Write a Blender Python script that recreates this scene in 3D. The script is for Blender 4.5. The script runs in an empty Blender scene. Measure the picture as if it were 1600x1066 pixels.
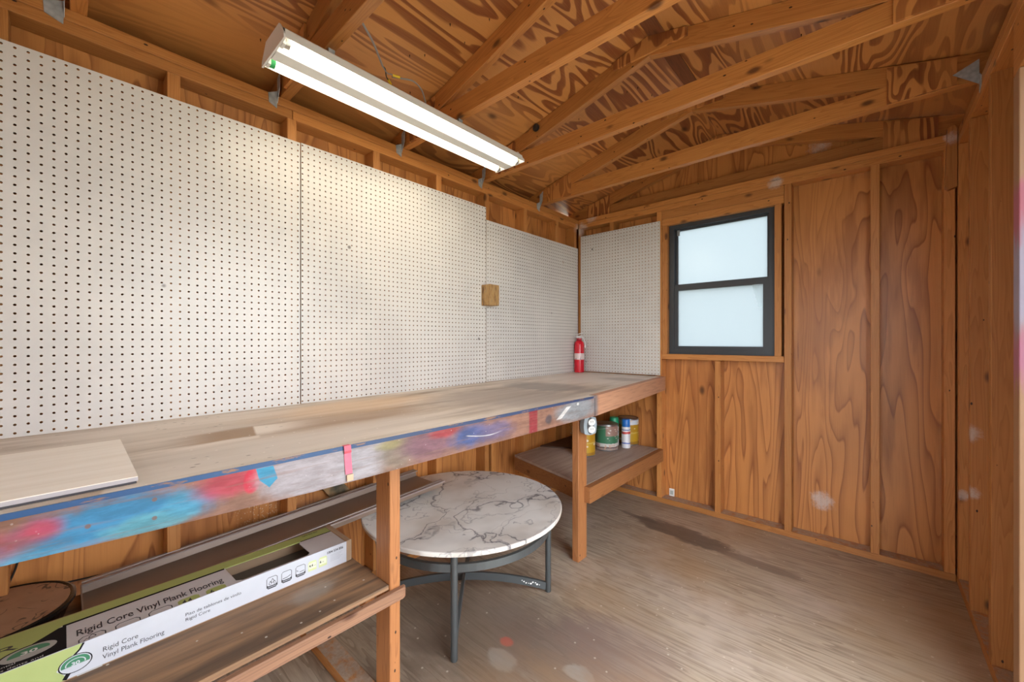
import bpy, bmesh, math, random
from mathutils import Vector, Matrix
random.seed(7)
I = 0.0254                                   # every length below is in inches
SC = bpy.context.scene
COL = SC.collection
PI = math.pi

# ------------------------------------------------------------------ node helpers
class NT:
    def __init__(s, name):
        s.m = bpy.data.materials.new(name); s.m.use_nodes = True
        s.t = s.m.node_tree; s.t.nodes.clear()
        s.out = s.n('ShaderNodeOutputMaterial')
    def n(s, typ, **k):
        x = s.t.nodes.new(typ)
        for a, v in k.items(): setattr(x, a, v)
        return x
    def put(s, sock, v):
        if hasattr(v, 'is_output') or hasattr(v, 'links'): s.t.links.new(v, sock)
        elif isinstance(v, (tuple, list)):
            v = tuple(v)
            if len(sock.default_value) == 4 and len(v) == 3: v = v + (1,)
            sock.default_value = v
        else: sock.default_value = v
    def math(s, op, a, b=0.0, c=0.0, clamp=False):
        x = s.n('ShaderNodeMath', operation=op); x.use_clamp = clamp
        s.put(x.inputs[0], a); s.put(x.inputs[1], b); s.put(x.inputs[2], c)
        return x.outputs[0]
    def vmath(s, op, a, b=(0, 0, 0)):
        x = s.n('ShaderNodeVectorMath', operation=op)
        s.put(x.inputs[0], a); s.put(x.inputs[1], b)
        return x.outputs['Value'] if op in ('LENGTH', 'DISTANCE', 'DOT_PRODUCT') else x.outputs[0]
    def noise(s, vec, scale=1.0, detail=2.0, rough=0.5, dist=0.0):
        x = s.n('ShaderNodeTexNoise'); s.put(x.inputs['Vector'], vec)
        x.inputs['Scale'].default_value = scale; x.inputs['Detail'].default_value = detail
        x.inputs['Roughness'].default_value = rough; x.inputs['Distortion'].default_value = dist
        return x.outputs['Fac']
    def voro(s, vec, scale=1.0, rnd=1.0):
        x = s.n('ShaderNodeTexVoronoi'); s.put(x.inputs['Vector'], vec)
        x.inputs['Scale'].default_value = scale; x.inputs['Randomness'].default_value = rnd
        return x.outputs['Distance']
    def ramp(s, fac, stops, interp='LINEAR'):
        x = s.n('ShaderNodeValToRGB'); s.put(x.inputs[0], fac)
        cr = x.color_ramp; cr.interpolation = interp
        while len(cr.elements) < len(stops): cr.elements.new(0.5)
        for e, (p, c) in zip(cr.elements, stops):
            e.position = p
            e.color = (c, c, c, 1) if isinstance(c, (int, float)) else tuple(c) + (1,)
        return x.outputs[0]
    def mix(s, f, a, b, mode='MIX'):
        x = s.n('ShaderNodeMix', data_type='RGBA', blend_type=mode)
        s.put(x.inputs[0], f); s.put(x.inputs[6], a); s.put(x.inputs[7], b)
        return x.outputs[2]
    def smooth(s, v, lo, hi):
        x = s.n('ShaderNodeMapRange', interpolation_type='SMOOTHSTEP')
        s.put(x.inputs[0], v); s.put(x.inputs[1], lo); s.put(x.inputs[2], hi)
        return x.outputs[0]
    def coord(s, kind='Object'):
        return s.n('ShaderNodeTexCoord').outputs[kind]
    def pos(s):                              # position in the shed, in inches
        g = s.n('ShaderNodeNewGeometry').outputs['Position']
        return s.scalev(g, 1 / I)
    def scalev(s, v, k):
        x = s.n('ShaderNodeVectorMath', operation='SCALE'); s.put(x.inputs[0], v)
        x.inputs['Scale'].default_value = k
        return x.outputs[0]
    def sep(s, v):
        x = s.n('ShaderNodeSeparateXYZ'); s.put(x.inputs[0], v); return x.outputs
    def bsdf(s, col, rough=0.5, metal=0.0, spec=0.5, bump=None, bdist=0.02, bstr=0.3, **k):
        p = s.n('ShaderNodeBsdfPrincipled')
        s.put(p.inputs['Base Color'], col); s.put(p.inputs['Roughness'], rough)
        s.put(p.inputs['Metallic'], metal); s.put(p.inputs['Specular IOR Level'], spec)
        for a, v in k.items(): s.put(p.inputs[a], v)
        if bump is not None:
            b = s.n('ShaderNodeBump'); s.put(b.inputs['Height'], bump)
            b.inputs['Strength'].default_value = bstr; b.inputs['Distance'].default_value = bdist * I
            s.t.links.new(b.outputs[0], p.inputs['Normal'])
        s.t.links.new(p.outputs[0], s.out.inputs[0])
        return p

MATS = {}
def plain(name, col, rough=0.5, metal=0.0, spec=0.5, **k):
    if name not in MATS:
        t = NT(name)
        n = t.noise(t.scalev(t.coord(), 1 / I), 0.6, 3)
        f = t.math('MULTIPLY', t.math('SUBTRACT', n, 0.5), 0.25)
        c = t.mix(t.math('ADD', f, 0.08, clamp=True), col, tuple(x * 0.6 for x in col))
        t.bsdf(c, rough, metal, spec, **k); MATS[name] = t.m
    return MATS[name]

def objvec(t, axis, along, across):
    """object coordinates in inches, shuffled per object, squeezed along the grain"""
    o = t.scalev(t.coord(), 1 / I)
    r = t.n('ShaderNodeObjectInfo').outputs['Random']
    off = t.n('ShaderNodeCombineXYZ')
    for i, k in enumerate((311.0, 173.0, 257.0)): t.put(off.inputs[i], t.math('MULTIPLY', r, k))
    v = t.vmath('MULTIPLY', o, tuple(along if i == 'xyz'.index(axis) else across for i in range(3)))
    return t.vmath('ADD', v, off.outputs[0]), r

DUST = [((66, 121.6, 9.5), 4.5), ((87.4, 104.3, 32), 3.0), ((87.6, 104.3, 21.8), 2.2), ((88, 116.4, 18), 2.2), ((65.5, 119.9, 95), 5.5), ((1, 118, 86), 5.0), ((5, 118, 90), 4.5), ((57, 118, 87.5), 3.2), ((87, 118, 89), 3.0), ((86.6, 117, 88), 2.6)]
def dusting(t, col):
    """pale dried overspray left around the far corner and on the plate"""
    p = t.pos(); nz = t.noise(p, 0.9, 5, 0.7)
    tot = None; nz = t.math('ADD', t.math('MULTIPLY', nz, 0.7), t.math('MULTIPLY', t.noise(t.vmath('MULTIPLY', p, (1, 1, 2)), 3.5, 3), 0.3))
    for c, r in DUST:
        d = t.vmath('DISTANCE', p, c)
        f = t.smooth(d, r, r * 0.15)
        tot = f if tot is None else t.math('MAXIMUM', tot, f)
    f = t.math('MULTIPLY', t.smooth(t.math('ADD', t.math('MULTIPLY', tot, 0.6), nz), 0.78, 1.2), 0.7)
    return t.mix(f, col, (0.62, 0.55, 0.53))

def lumber(name, axis, light, dark, rough=0.42, knots=1.0, dust=False, dusty=False):
    key = name + axis
    if key in MATS: return MATS[key]
    t = NT(key)
    v, r = objvec(t, axis, 0.03, 0.5)
    n = t.noise(v, 1.0, 2, 0.5, 0.3)
    s = t.math('FRACT', t.math('MULTIPLY', n, 13.0))
    ring = t.ramp(s, [(0.0, 0.0), (0.55, 0.35), (0.9, 1.0), (1.0, 0.0)])
    fv, _ = objvec(t, axis, 0.12, 5.0)
    fib = t.noise(fv, 1.0, 3, 0.6)
    big = t.noise(v, 0.35, 2)
    f = t.math('ADD', t.math('MULTIPLY', ring, 0.42), t.math('MULTIPLY', fib, 0.35))
    f = t.math('ADD', f, t.math('MULTIPLY', t.math('SUBTRACT', big, 0.4), 0.5), clamp=True)
    col = t.mix(f, light, dark)
    tone = t.math('ADD', t.math('MULTIPLY', r, 0.4), 0.8)
    hs = t.n('ShaderNodeHueSaturation'); t.put(hs.inputs['Value'], tone); t.put(hs.inputs['Color'], col)
    col = hs.outputs[0]
    kv, _ = objvec(t, axis, 0.11, 0.22)
    kd = t.math('ADD', t.voro(kv, 1.0), t.math('MULTIPLY', t.math('SUBTRACT', fib, 0.5), 0.05))
    kf = t.smooth(kd, 0.16 * knots, 0.05 * knots)
    col = t.mix(t.math('MULTIPLY', kf, 0.85), col, (0.07, 0.022, 0.010))
    # pinholes and nail heads
    hv, _ = objvec(t, axis, 0.30, 0.55)
    hd = t.voro(hv, 1.0)
    col = t.mix(t.smooth(hd, 0.085, 0.06), col, (0.035, 0.014, 0.008))
    if dust: col = dusting(t, col)
    if dusty:                                # sawdust settled on the flat top
        up = t.sep(t.n('ShaderNodeNewGeometry').outputs['Normal'])[2]
        m = t.math('MULTIPLY', t.smooth(up, 0.7, 0.95), t.smooth(t.noise(t.pos(), 0.6, 5, 0.7), 0.3, 0.55))
        col = t.mix(t.math('MULTIPLY', m, 0.9), col, t.mix(t.noise(t.pos(), 3.0, 3), (0.52, 0.42, 0.33), (0.26, 0.18, 0.13)))
    t.bsdf(col, rough, spec=0.4, bump=f, bstr=0.25, bdist=0.03)
    MATS[key] = t.m
    return t.m

TWO = [(0.0, 0.0), (0.40, 0.05), (0.50, 0.85), (0.90, 1.0), (0.97, 0.75), (1.0, 0.0)]
THIN = [(0.0, 0.0), (0.45, 0.10), (0.62, 0.30), (0.82, 0.55), (0.93, 1.0), (1.0, 0.0)]
def plywood(name, axis, light, dark, k=9.0, across=0.15, along=0.022, rough=0.4, contrast=1.0, dust=False, spec=0.4, stops=None, figure=0.0):
    key = name + axis
    if key in MATS: return MATS[key]
    t = NT(key)
    v, r = objvec(t, axis, along, across)
    n = t.noise(v, 1.0, 2.2, 0.45, 0.35)
    s = t.math('FRACT', t.math('MULTIPLY', n, k))
    ring = t.ramp(s, stops)
    fv, _ = objvec(t, axis, 0.15, 6.0)
    fib = t.noise(fv, 1.0, 3, 0.6)
    w = t.noise(v, 0.35, 2)
    f = t.math('MULTIPLY', ring, t.math('MULTIPLY', t.smooth(w, 0.2, 0.55), contrast))
    f = t.math('ADD', f, t.math('MULTIPLY', t.math('SUBTRACT', fib, 0.5), 0.45), clamp=True)
    col = t.mix(f, light, dark)
    fg = t.noise(t.vmath('ADD', t.vmath('MULTIPLY', v, (1.6, 1.6, 1.6)), (5, 3, 9)), 1.0, 4, 0.6)
    col = t.mix(t.math('MULTIPLY', t.smooth(fg, 0.52, 0.62), figure), col, dark)
    b = t.noise(t.scalev(t.coord(), 1 / I), 0.045, 3)
    hs = t.n('ShaderNodeHueSaturation'); t.put(hs.inputs['Value'], t.math('ADD', t.math('MULTIPLY', b, 0.5), 0.75)); t.put(hs.inputs['Color'], col)
    col = hs.outputs[0]
    kv, _ = objvec(t, axis, 0.05, 0.09)
    kf = t.smooth(t.voro(kv, 1.0), 0.10, 0.03)
    col = t.mix(t.math('MULTIPLY', kf, 0.8), col, (0.05, 0.016, 0.008))
    if dust:
        col = dusting(t, col)
        p = t.pos()
        g = t.smooth(t.math('ADD', t.vmath('LENGTH', t.vmath('MULTIPLY', t.vmath('SUBTRACT', p, (-3.75, 24.0, 19.5)), (0.12, 0.16, 0.22))), t.math('MULTIPLY', t.noise(p, 0.5, 3), 0.5)), 1.3, 0.55)
        col = t.mix(t.math('MULTIPLY', g, t.smooth(t.voro(p, 2.6), 0.30, 0.20)), col, (0.62, 0.47, 0.32))
    t.bsdf(col, rough, spec=spec, bump=f, bstr=0.2, bdist=0.03)
    MATS[key] = t.m
    return t.m

LIGHT, DARK = (0.56, 0.245, 0.072), (0.34, 0.118, 0.028)
def stud_m(a): return lumber('fir_framing_', a, LIGHT, DARK, dust=True)
def dusty_m(a): return lumber('dusty_fir_', a, LIGHT, DARK, dusty=True)
def truss_m(a): return lumber('truss_fir_', a, (0.55, 0.235, 0.066), (0.31, 0.105, 0.026))
def leg_m(a): return lumber('bench_leg_fir_', a, (0.46, 0.195, 0.07), (0.24, 0.082, 0.03))
def roof_m(): return plywood('roof_plywood_', 'y', (0.58, 0.255, 0.078), (0.23, 0.068, 0.021), k=14.0, across=0.135, along=0.020, stops=TWO)
def side_m(): return plywood('siding_plywood_', 'z', (0.56, 0.235, 0.070), (0.25, 0.078, 0.024), k=15.0, across=0.13, along=0.016, contrast=0.85, dust=True, rough=0.33, stops=THIN, figure=0.4)
def gus_m(): return plywood('gusset_plywood_', 'z', (0.55, 0.235, 0.07), (0.22, 0.065, 0.02), k=10.0, across=0.20, along=0.05, stops=TWO)

# ------------------------------------------------------------------ mesh helpers
def link(name, verts, faces, mat, parent=None, org=None, smooth=False, bevel=0.0, rot=None):
    """verts in inches in the shed's frame; org is the object's origin"""
    if org is None:
        xs, ys, zs = zip(*verts)
        org = ((min(xs) + max(xs)) / 2, (min(ys) + max(ys)) / 2, (min(zs) + max(zs)) / 2)
    O = Vector(org)
    me = bpy.data.meshes.new(name)
    me.from_pydata([tuple((Vector(v) - O) * I) for v in verts], [], faces)
    if bevel:
        bm = bmesh.new(); bm.from_mesh(me)
        bmesh.ops.recalc_face_normals(bm, faces=bm.faces)
        bmesh.ops.bevel(bm, geom=list(bm.edges), offset=bevel * I, segments=1, affect='EDGES', clamp_overlap=True)
        bm.to_mesh(me); bm.free()
    else:
        bm = bmesh.new(); bm.from_mesh(me)
        bmesh.ops.recalc_face_normals(bm, faces=bm.faces); bm.to_mesh(me); bm.free()
    if smooth:
        for p in me.polygons: p.use_smooth = True
    me.materials.append(mat)
    o = bpy.data.objects.new(name, me); COL.objects.link(o)
    if parent is not None:
        o.parent = parent
        o.location = O * I - world_loc(parent)
    else: o.location = O * I
    if rot: o.rotation_euler = rot
    return o

def world_loc(o):
    v = Vector((0, 0, 0))
    while o is not None:
        v += Vector(o.location); o = o.parent
    return v

def box_data(x0, x1, y0, y1, z0, z1):
    v = [(x0, y0, z0), (x1, y0, z0), (x1, y1, z0), (x0, y1, z0), (x0, y0, z1), (x1, y0, z1), (x1, y1, z1), (x0, y1, z1)]
    f = [(0, 3, 2, 1), (4, 5, 6, 7), (0, 1, 5, 4), (1, 2, 6, 5), (2, 3, 7, 6), (3, 0, 4, 7)]
    return v, f
def box(name, x0, x1, y0, y1, z0, z1, mat, parent=None, bevel=0.0, org=None, rot=None):
    v, f = box_data(x0, x1, y0, y1, z0, z1)
    return link(name, v, f, mat, parent, org, bevel=bevel, rot=rot)
def wood(name, x0, x1, y0, y1, z0, z1, fam=stud_m, parent=None, bevel=0.07):
    d = (x1 - x0, y1 - y0, z1 - z0)
    return box(name, x0, x1, y0, y1, z0, z1, fam('xyz'[d.index(max(d))]), parent, bevel)
def prism(name, poly, axis, a0, a1, mat, parent=None, bevel=0.0):
    """poly: 2D outline in the other two axes (x,y,z order), extruded along axis"""
    def P(p, a):
        return (a, p[0], p[1]) if axis == 'x' else (p[0], a, p[1]) if axis == 'y' else (p[0], p[1], a)
    n = len(poly)
    v = [P(p, a0) for p in poly] + [P(p, a1) for p in poly]
    f = [tuple(range(n)), tuple(range(2 * n - 1, n - 1, -1))] + [(i, (i + 1) % n, n + (i + 1) % n, n + i) for i in range(n)]
    return link(name, v, f, mat, parent, bevel=bevel)
def lathe_data(prof, c, n=32, cap=True):
    v, f = [], []
    for r, z in prof:
        for k in range(n):
            a = 2 * PI * k / n
            v.append((c[0] + r * math.cos(a), c[1] + r * math.sin(a), c[2] + z))
    for i in range(len(prof) - 1):
        for k in range(n):
            k2 = (k + 1) % n
            f.append((i * n + k, i * n + k2, (i + 1) * n + k2, (i + 1) * n + k))
    if cap:
        f.append(tuple(range(n - 1, -1, -1))); f.append(tuple(range((len(prof) - 1) * n, len(prof) * n)))
    return v, f
def lathe(name, prof, c, mat, parent=None, n=32, smooth=True, cap=True):
    v, f = lathe_data(prof, c, n, cap)
    o = link(name, v, f, mat, parent, org=c)
    if smooth: shade(o)
    return o
def shade(o, ang=40):
    me = o.data
    for p in me.polygons: p.use_smooth = True
    bm = bmesh.new(); bm.from_mesh(me)
    for e in bm.edges:
        if len(e.link_faces) == 2 and e.calc_face_angle(0) > math.radians(ang): e.smooth = False
    bm.to_mesh(me); bm.free()
def spline(pts, sub=6):
    P = [Vector(p) for p in pts]; out = []
    for i in range(len(P) - 1):
        p0, p1, p2, p3 = P[max(i - 1, 0)], P[i], P[i + 1], P[min(i + 2, len(P) - 1)]
        for k in range(sub):
            t = k / sub
            out.append(0.5 * ((2 * p1) + (p2 - p0) * t + (2 * p0 - 5 * p1 + 4 * p2 - p3) * t * t + (3 * p1 - p0 - 3 * p2 + p3) * t ** 3))
    out.append(P[-1]); return out
def sweep_data(path, sect, up=(0, 0, 1), closed=False):
    """sect: list of (side, up) offsets"""
    v, f = [], []; n = len(sect); m = len(path)
    for i, p in enumerate(path):
        a = path[(i - 1) % m] if closed or i > 0 else p
        b = path[(i + 1) % m] if closed or i < m - 1 else p
        d = (Vector(b) - Vector(a)).normalized()
        s = d.cross(Vector(up))
        if s.length < 1e-4: s = d.cross(Vector((1, 0, 0)))
        s.normalize(); u = s.cross(d)
        for q in sect: v.append(tuple(Vector(p) + s * q[0] + u * q[1]))
    for i in range(m if closed else m - 1):
        j = (i + 1) % m
        for k in range(n):
            k2 = (k + 1) % n
            f.append((i * n + k, i * n + k2, j * n + k2, j * n + k))
    if not closed:
        f.append(tuple(range(n - 1, -1, -1))); f.append(tuple(range((m - 1) * n, m * n)))
    return v, f
def circ(r, n=8): return [(r * math.cos(2 * PI * k / n), r * math.sin(2 * PI * k / n)) for k in range(n)]
def tube(name, pts, r, mat, parent=None, n=8, sub=6, up=(0, 0, 1)):
    v, f = sweep_data(spline(pts, sub) if sub > 1 else [Vector(p) for p in pts], circ(r, n), up)
    o = link(name, v, f, mat, parent); shade(o, 60); return o

def tag(o, label, cat, group=None, kind=None):
    if label: o['label'] = label
    if cat: o['category'] = cat
    if group: o['group'] = group
    if kind: o['kind'] = kind
    return o
def thing(name, loc, label, cat, group=None):
    o = bpy.data.objects.new(name, None); COL.objects.link(o)
    o.location = Vector(loc) * I; o.empty_display_size = 0.05
    return tag(o, label, cat, group)
def structure(o): o['kind'] = 'structure'; return o

FONT = bpy.data.curves.new('lettering', 'FONT')
def text(name, body, size, plane, at, mat, parent, align='LEFT', squash=1.0, lift=0.012, skew=0.0, bold=0.0):
    cu = bpy.data.curves.new(name, 'FONT'); cu.body = body; cu.size = size; cu.align_x = align
    cu.resolution_u = 3; cu.offset = bold
    ob = bpy.data.objects.new(name, cu); COL.objects.link(ob)
    dg = bpy.context.evaluated_depsgraph_get()
    me = bpy.data.meshes.new_from_object(ob.evaluated_get(dg))
    COL.objects.unlink(ob); bpy.data.objects.remove(ob)
    vs = []
    for v in me.vertices:
        x, y = v.co.x * squash, v.co.y
        if plane == 'front': vs.append((at[0] + lift, at[1] + x, at[2] + y))
        elif plane == 'top': vs.append((at[0] - y, at[1] + x, at[2] + lift))
        elif plane == 'back': vs.append((at[0] + x, at[1] - lift, at[2] + y))
    fs = [tuple(p.vertices) for p in me.polygons]
    bpy.data.meshes.remove(me)
    return link(name, vs, fs, mat, parent)

# ------------------------------------------------------------------ setting
YB = 118.1                                    # front of the back wall's studs
RX, RZ, SL = 43.8, 104.75, 0.25               # ridge
def roof_z(x): return RZ - SL * abs(x - RX)

# floor ------------------------------------------------------------
def floor_mat():
    t = NT('worn_floor_plywood')
    p = t.pos()
    v = t.vmath('MULTIPLY', p, (0.03, 0.42, 1))
    n = t.noise(v, 1.0, 3, 0.55, 0.4)
    s = t.math('FRACT', t.math('MULTIPLY', n, 8.0))
    ring = t.ramp(s, [(0, 0.0), (0.5, 0.35), (0.92, 1.0), (1.0, 0.0)])
    fib = t.noise(t.vmath('MULTIPLY', p, (0.14, 3.2, 1)), 1.0, 4, 0.65)
    big = t.noise(p, 0.06, 4, 0.6)
    col = t.mix(t.math('ADD', t.math('MULTIPLY', ring, 0.55), t.math('MULTIPLY', fib, 0.55), clamp=True), (0.52, 0.43, 0.33), (0.19, 0.14, 0.10))
    warm = t.smooth(t.noise(p, 0.035, 3), 0.45, 0.7)
    col = t.mix(t.math('MULTIPLY', warm, 0.55), col, (0.34, 0.20, 0.095))
    grey = t.smooth(big, 0.48, 0.68)
    col = t.mix(t.math('MULTIPLY', grey, 0.5), col, (0.50, 0.42, 0.36))
    nz = t.noise(t.vmath('MULTIPLY', p, (0.6, 1.3, 1)), 0.22, 5, 0.65)
    def blob(col, c, rx, ry, color, a=0.8, k=0.35, rot=0.0):
        q = t.vmath('SUBTRACT', p, c)
        if rot:
            x = t.n('ShaderNodeVectorRotate', rotation_type='Z_AXIS'); t.put(x.inputs['Vector'], q); x.inputs['Angle'].default_value = rot; q = x.outputs[0]
        d = t.vmath('LENGTH', t.vmath('MULTIPLY', q, (1 / rx, 1 / ry, 0)))
        d = t.math('ADD', d, t.math('MULTIPLY', t.math('SUBTRACT', nz, 0.5), 1.6))
        return t.mix(t.math('MULTIPLY', t.smooth(d, 1.0 + k, 1.0 - k), a), col, color)
    col = blob(col, (39, 102.6, 0), 12, 3.4, (0.085, 0.062, 0.05), 0.8, 0.15, 0.12)
    col = blob(col, (28, 104.4, 0), 6, 0.9, (0.10, 0.072, 0.058), 0.7, 0.2, 0.1)
    col = blob(col, (56, 99.5, 0), 8, 1.8, (0.16, 0.12, 0.10), 0.7, 0.25, 0.1)
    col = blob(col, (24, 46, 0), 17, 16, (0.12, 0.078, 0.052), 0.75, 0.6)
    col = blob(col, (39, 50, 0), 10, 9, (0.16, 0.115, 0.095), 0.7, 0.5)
    col = blob(col, (33, 44, 0), 2.6, 1.7, (0.33, 0.29, 0.25), 0.55, 0.2)
    col = blob(col, (43, 49.5, 0), 2.4, 1.6, (0.36, 0.33, 0.29), 0.7, 0.12)
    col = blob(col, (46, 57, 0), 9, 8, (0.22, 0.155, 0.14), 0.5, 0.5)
    col = blob(col, (31.2, 47.2, 0), 1.1, 0.9, (0.42, 0.09, 0.065), 0.75, 0.3)
    col = blob(col, (52, 40, 0), 16, 12, (0.40, 0.25, 0.13), 0.5, 0.7)
    col = blob(col, (80, 96, 0), 9, 14, (0.36, 0.24, 0.13), 0.6, 0.7)
    spk = t.smooth(t.voro(p, 0.45), 0.10, 0.05)
    col = t.mix(t.math('MULTIPLY', spk, 0.6), col, (0.62, 0.55, 0.46))
    t.bsdf(col, t.math('ADD', t.math('MULTIPLY', nz, 0.35), 0.2), spec=0.5, bump=fib, bstr=0.3, bdist=0.03)
    return t.m
structure(box('floor', -4.4, 92.2, -46, 122.4, -1.0, 0, floor_mat()))

# siding -----------------------------------------------------------
SM = side_m()
structure(box('wall_left', -4.35, -3.75, -46, 122.3, 0, 89.4, SM))
def gable_poly():
    return [(-3.7, 0), (91.6, 0), (91.6, 92.3), (RX, RZ - 0.1), (-3.7, 92.3)]
WX0, WX1, WZ0, WZ1 = 30.5, 56.6, 44.2, 82.0
def back_siding():
    y0, y1 = 121.65, 122.25
    outer = gable_poly(); hole = [(WX0, WZ0), (WX1, WZ0), (WX1, WZ1), (WX0, WZ1)]
    v = [(x, y0, z) for x, z in outer + hole] + [(x, y1, z) for x, z in outer + hole]
    a = [(0, 1, 6, 5), (1, 2, 7, 6), (2, 3, 7), (3, 8, 7), (3, 4, 8), (4, 0, 5, 8)]
    f = a + [tuple(i + 9 for i in reversed(q)) for q in a]
    f += [(i, (i + 1) % 5, (i + 1) % 5 + 9, i + 9) for i in range(5)]
    f += [(5 + i, 5 + (i + 1) % 4, 14 + (i + 1) % 4, 14 + i) for i in range(4)]
    return link('wall_back', v, f, SM)
structure(back_siding())
structure(box('wall_right', 91.0, 91.6, 67.0, 121.6, 0, 89.4, SM))  # unseen stretch beyond the jack stud added to shade its near face
structure(box('wall_right', 91.0, 91.6, -46, 14, 0, 89.4, SM))
structure(box('wall_right', 91.0, 91.6, 14, 67.0, 80.5, 89.4, SM))
structure(prism('wall_front', [(-4.3, 0), (46, 0), (46, 78), (64, 78), (64, 0), (91.6, 0), (91.6, 92.3), (RX, RZ - 0.1), (-4.3, 92.3)], 'y', -46.6, -46.0, SM))  # unseen wall, added to cut daylight; opening sized for the light

# roof sheathing: two slopes, unseen eave boards added to block outside light
RM = roof_m()
def slope(name, xa, xb, label=None):
    za, zb = roof_z(xa) + 0.03, roof_z(xb) + 0.03
    v = [(xa, -46, za), (xb, -46, zb), (xb, 123, zb), (xa, 123, za), (xa, -46, za + 0.6), (xb, -46, zb + 0.6), (xb, 123, zb + 0.6), (xa, 123, za + 0.6)]
    return structure(link(name, v, box_data(0, 1, 0, 1, 0, 1)[1], RM))
slope('ceiling', -9.5, RX - 0.02)
slope('ceiling', RX + 0.02, 97)
structure(box('eave_light_block_1', -10.2, -9.5, -46, 123, 86.5, 92.2, stud_m('y')))
structure(box('eave_light_block_2', 97.0, 97.7, -46, 123, 86.5, 92.2, stud_m('y')))
structure(box('eave_light_block_3', -9.5, -4.4, -46, 123, 86.3, 86.9, stud_m('y')))
structure(box('eave_light_block_4', 91.65, 97.0, -46, 123, 86.3, 86.9, stud_m('y')))
# the strip of darker board closing the ridge joint over the middle bays
rd = prism('ridge_strip', [(RX + 0.15, RZ - 0.22), (RX + 3.1, roof_z(RX + 3.1) - 0.2), (RX + 3.1, roof_z(RX + 3.1) + 0.0), (RX + 0.15, RZ - 0.03)], 'y', -40, 96.5, lumber('ridge_dark_', 'y', (0.20, 0.068, 0.028), (0.09, 0.03, 0.014)))
tag(rd, 'dark brown board strip running along the ridge joint under the roof plywood', 'board')

# plates -----------------------------------------------------------
def plate(x0, x1, y0, y1, z0, z1, label):
    return tag(wood('wall_plate', x0, x1, y0, y1, z0, z1, dusty_m if z0 < 1 else stud_m), label, 'plate', 'framing plates of the walls')
plate(-3.7, -0.25, -46, 26.5, 86.5, 88.0, 'lower top plate of the pegboard wall, nearer length, with the galvanised strap in front')
plate(-3.7, -0.25, 26.6, YB, 86.5, 88.0, 'lower top plate of the pegboard wall, farther length running into the window corner')
plate(-3.7, -0.25, -46, YB + 3.5, 88.05, 89.5, 'upper top plate of the pegboard wall, on which the roof trusses sit')
plate(-3.7, -0.25, -46, YB, 0.02, 1.5, 'bottom plate on the floor along the pegboard wall, behind the table')
plate(0.0, 87.4, YB, YB + 3.5, 86.5, 88.0, 'lower top plate over the window wall')
plate(-0.2, 87.4, YB, YB + 3.5, 88.05, 89.5, 'upper top plate over the window wall, splashed pale near the window')
plate(-0.2, 87.4, YB, YB + 3.5, 0.02, 1.5, 'bottom plate on the floor under the window wall, dusty on top')
plate(87.5, 91.0, -46, YB + 3.5, 86.5, 88.0, 'lower top plate of the right-hand wall, above the tall studs')
plate(87.5, 91.0, -46, YB + 3.5, 88.05, 89.5, 'upper top plate of the right-hand wall, with pale scuffs on its edge')
plate(87.5, 91.0, 76.8, YB + 3.5, 0.02, 1.5, 'bottom plate on the floor under the right-hand studs, dusty')

# studs ------------------------------------------------------------
def stud(x0, x1, y0, y1, label, z0=1.5, z1=86.5, fam=stud_m):
    return tag(wood('wall_stud', x0, x1, y0, y1, z0 + 0.01, z1 - 0.01, fam), label, 'stud', 'wall studs')
LS = [(-5.7, 'pine stud of the pegboard wall at the photo\'s left edge above the nearest pegboard'),
      (9.9, 'pine stud above the nearest pegboard, just right of the first metal strap'),
      (25.7, 'pine stud behind the seam between the nearest and the middle pegboard'),
      (41.7, 'pine stud above the middle pegboard, first one right of the seam'),
      (57.5, 'pine stud above the middle pegboard, under the far half of the light'),
      (73.2, 'pine stud at the seam between the middle and the short far pegboard'),
      (89.0, 'pine stud above the short far pegboard, nearer of the two in its middle'),
      (104.9, 'pine stud above the short far pegboard, closer to the corner')]
for y, l in LS: stud(-3.7, -0.25, y, y + 1.5, l)
stud(-3.7, -0.25, 75.6, 77.0, 'reddish stud doubled next to the seam stud, seen below the bench behind the marble table', 1.5, 36.0)
stud(-3.7, -0.25, 115.5, 117.0, 'corner stud of the pegboard wall beside the extinguisher')
stud(-0.2, 0.8, YB, YB + 3.5, 'corner stud between the two pegboards that meet in the corner')
stud(11.6, 13.1, YB, YB + 3.5, 'pine stud above the corner pegboard left of the window')
stud(27.1, 28.6, YB, YB + 3.5, 'pine stud at the edge of the corner pegboard, carrying the end of the bench')
stud(28.7, 30.2, YB, YB + 3.5, 'jack stud on the left side of the window opening', 44.2, 82.0)
stud(56.85, 58.3, YB, YB + 3.5, 'jack stud on the right side of the window opening, splashed white', 44.2, 82.0)
stud(43.1, 44.6, YB, YB + 3.5, 'short cripple stud under the middle of the window sill', 1.5, 42.6)
stud(58.9, 60.4, YB, YB + 3.5, 'full-height stud right of the window')
stud(74.7, 76.2, YB, YB + 3.5, 'full-height stud midway between the window and the right corner')
stud(85.7, 87.3, YB, YB + 3.5, 'corner stud at the right end of the window wall')
stud(87.5, 91.0, 116.4, 117.9, 'corner stud at the far end of the right-hand wall')
stud(87.5, 91.0, 104.3, 105.8, 'second stud of the right-hand wall counted from the corner, with dark knots')
stud(87.5, 91.0, 88.7, 90.2, 'widest-looking stud of the right-hand wall, nearest full one')
plate(28.65, 58.85, YB, YB + 3.5, 42.7, 44.2, 'flat sill board under the window')
tag(wood('window_header', 28.65, 58.85, YB, YB + 3.5, 84.0, 86.45), 'upper header board over the window with a pale splash', 'board', 'header boards over the window')
tag(wood('window_header', 28.65, 58.85, YB, YB + 3.5, 82.02, 83.95), 'lower header board directly over the window frame', 'board', 'header boards over the window')
tag(wood('door_header', 87.5, 91.0, 10, 76.7, 80.0, 86.45), 'wide header beam over the doorway at the upper right edge', 'beam')
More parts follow.
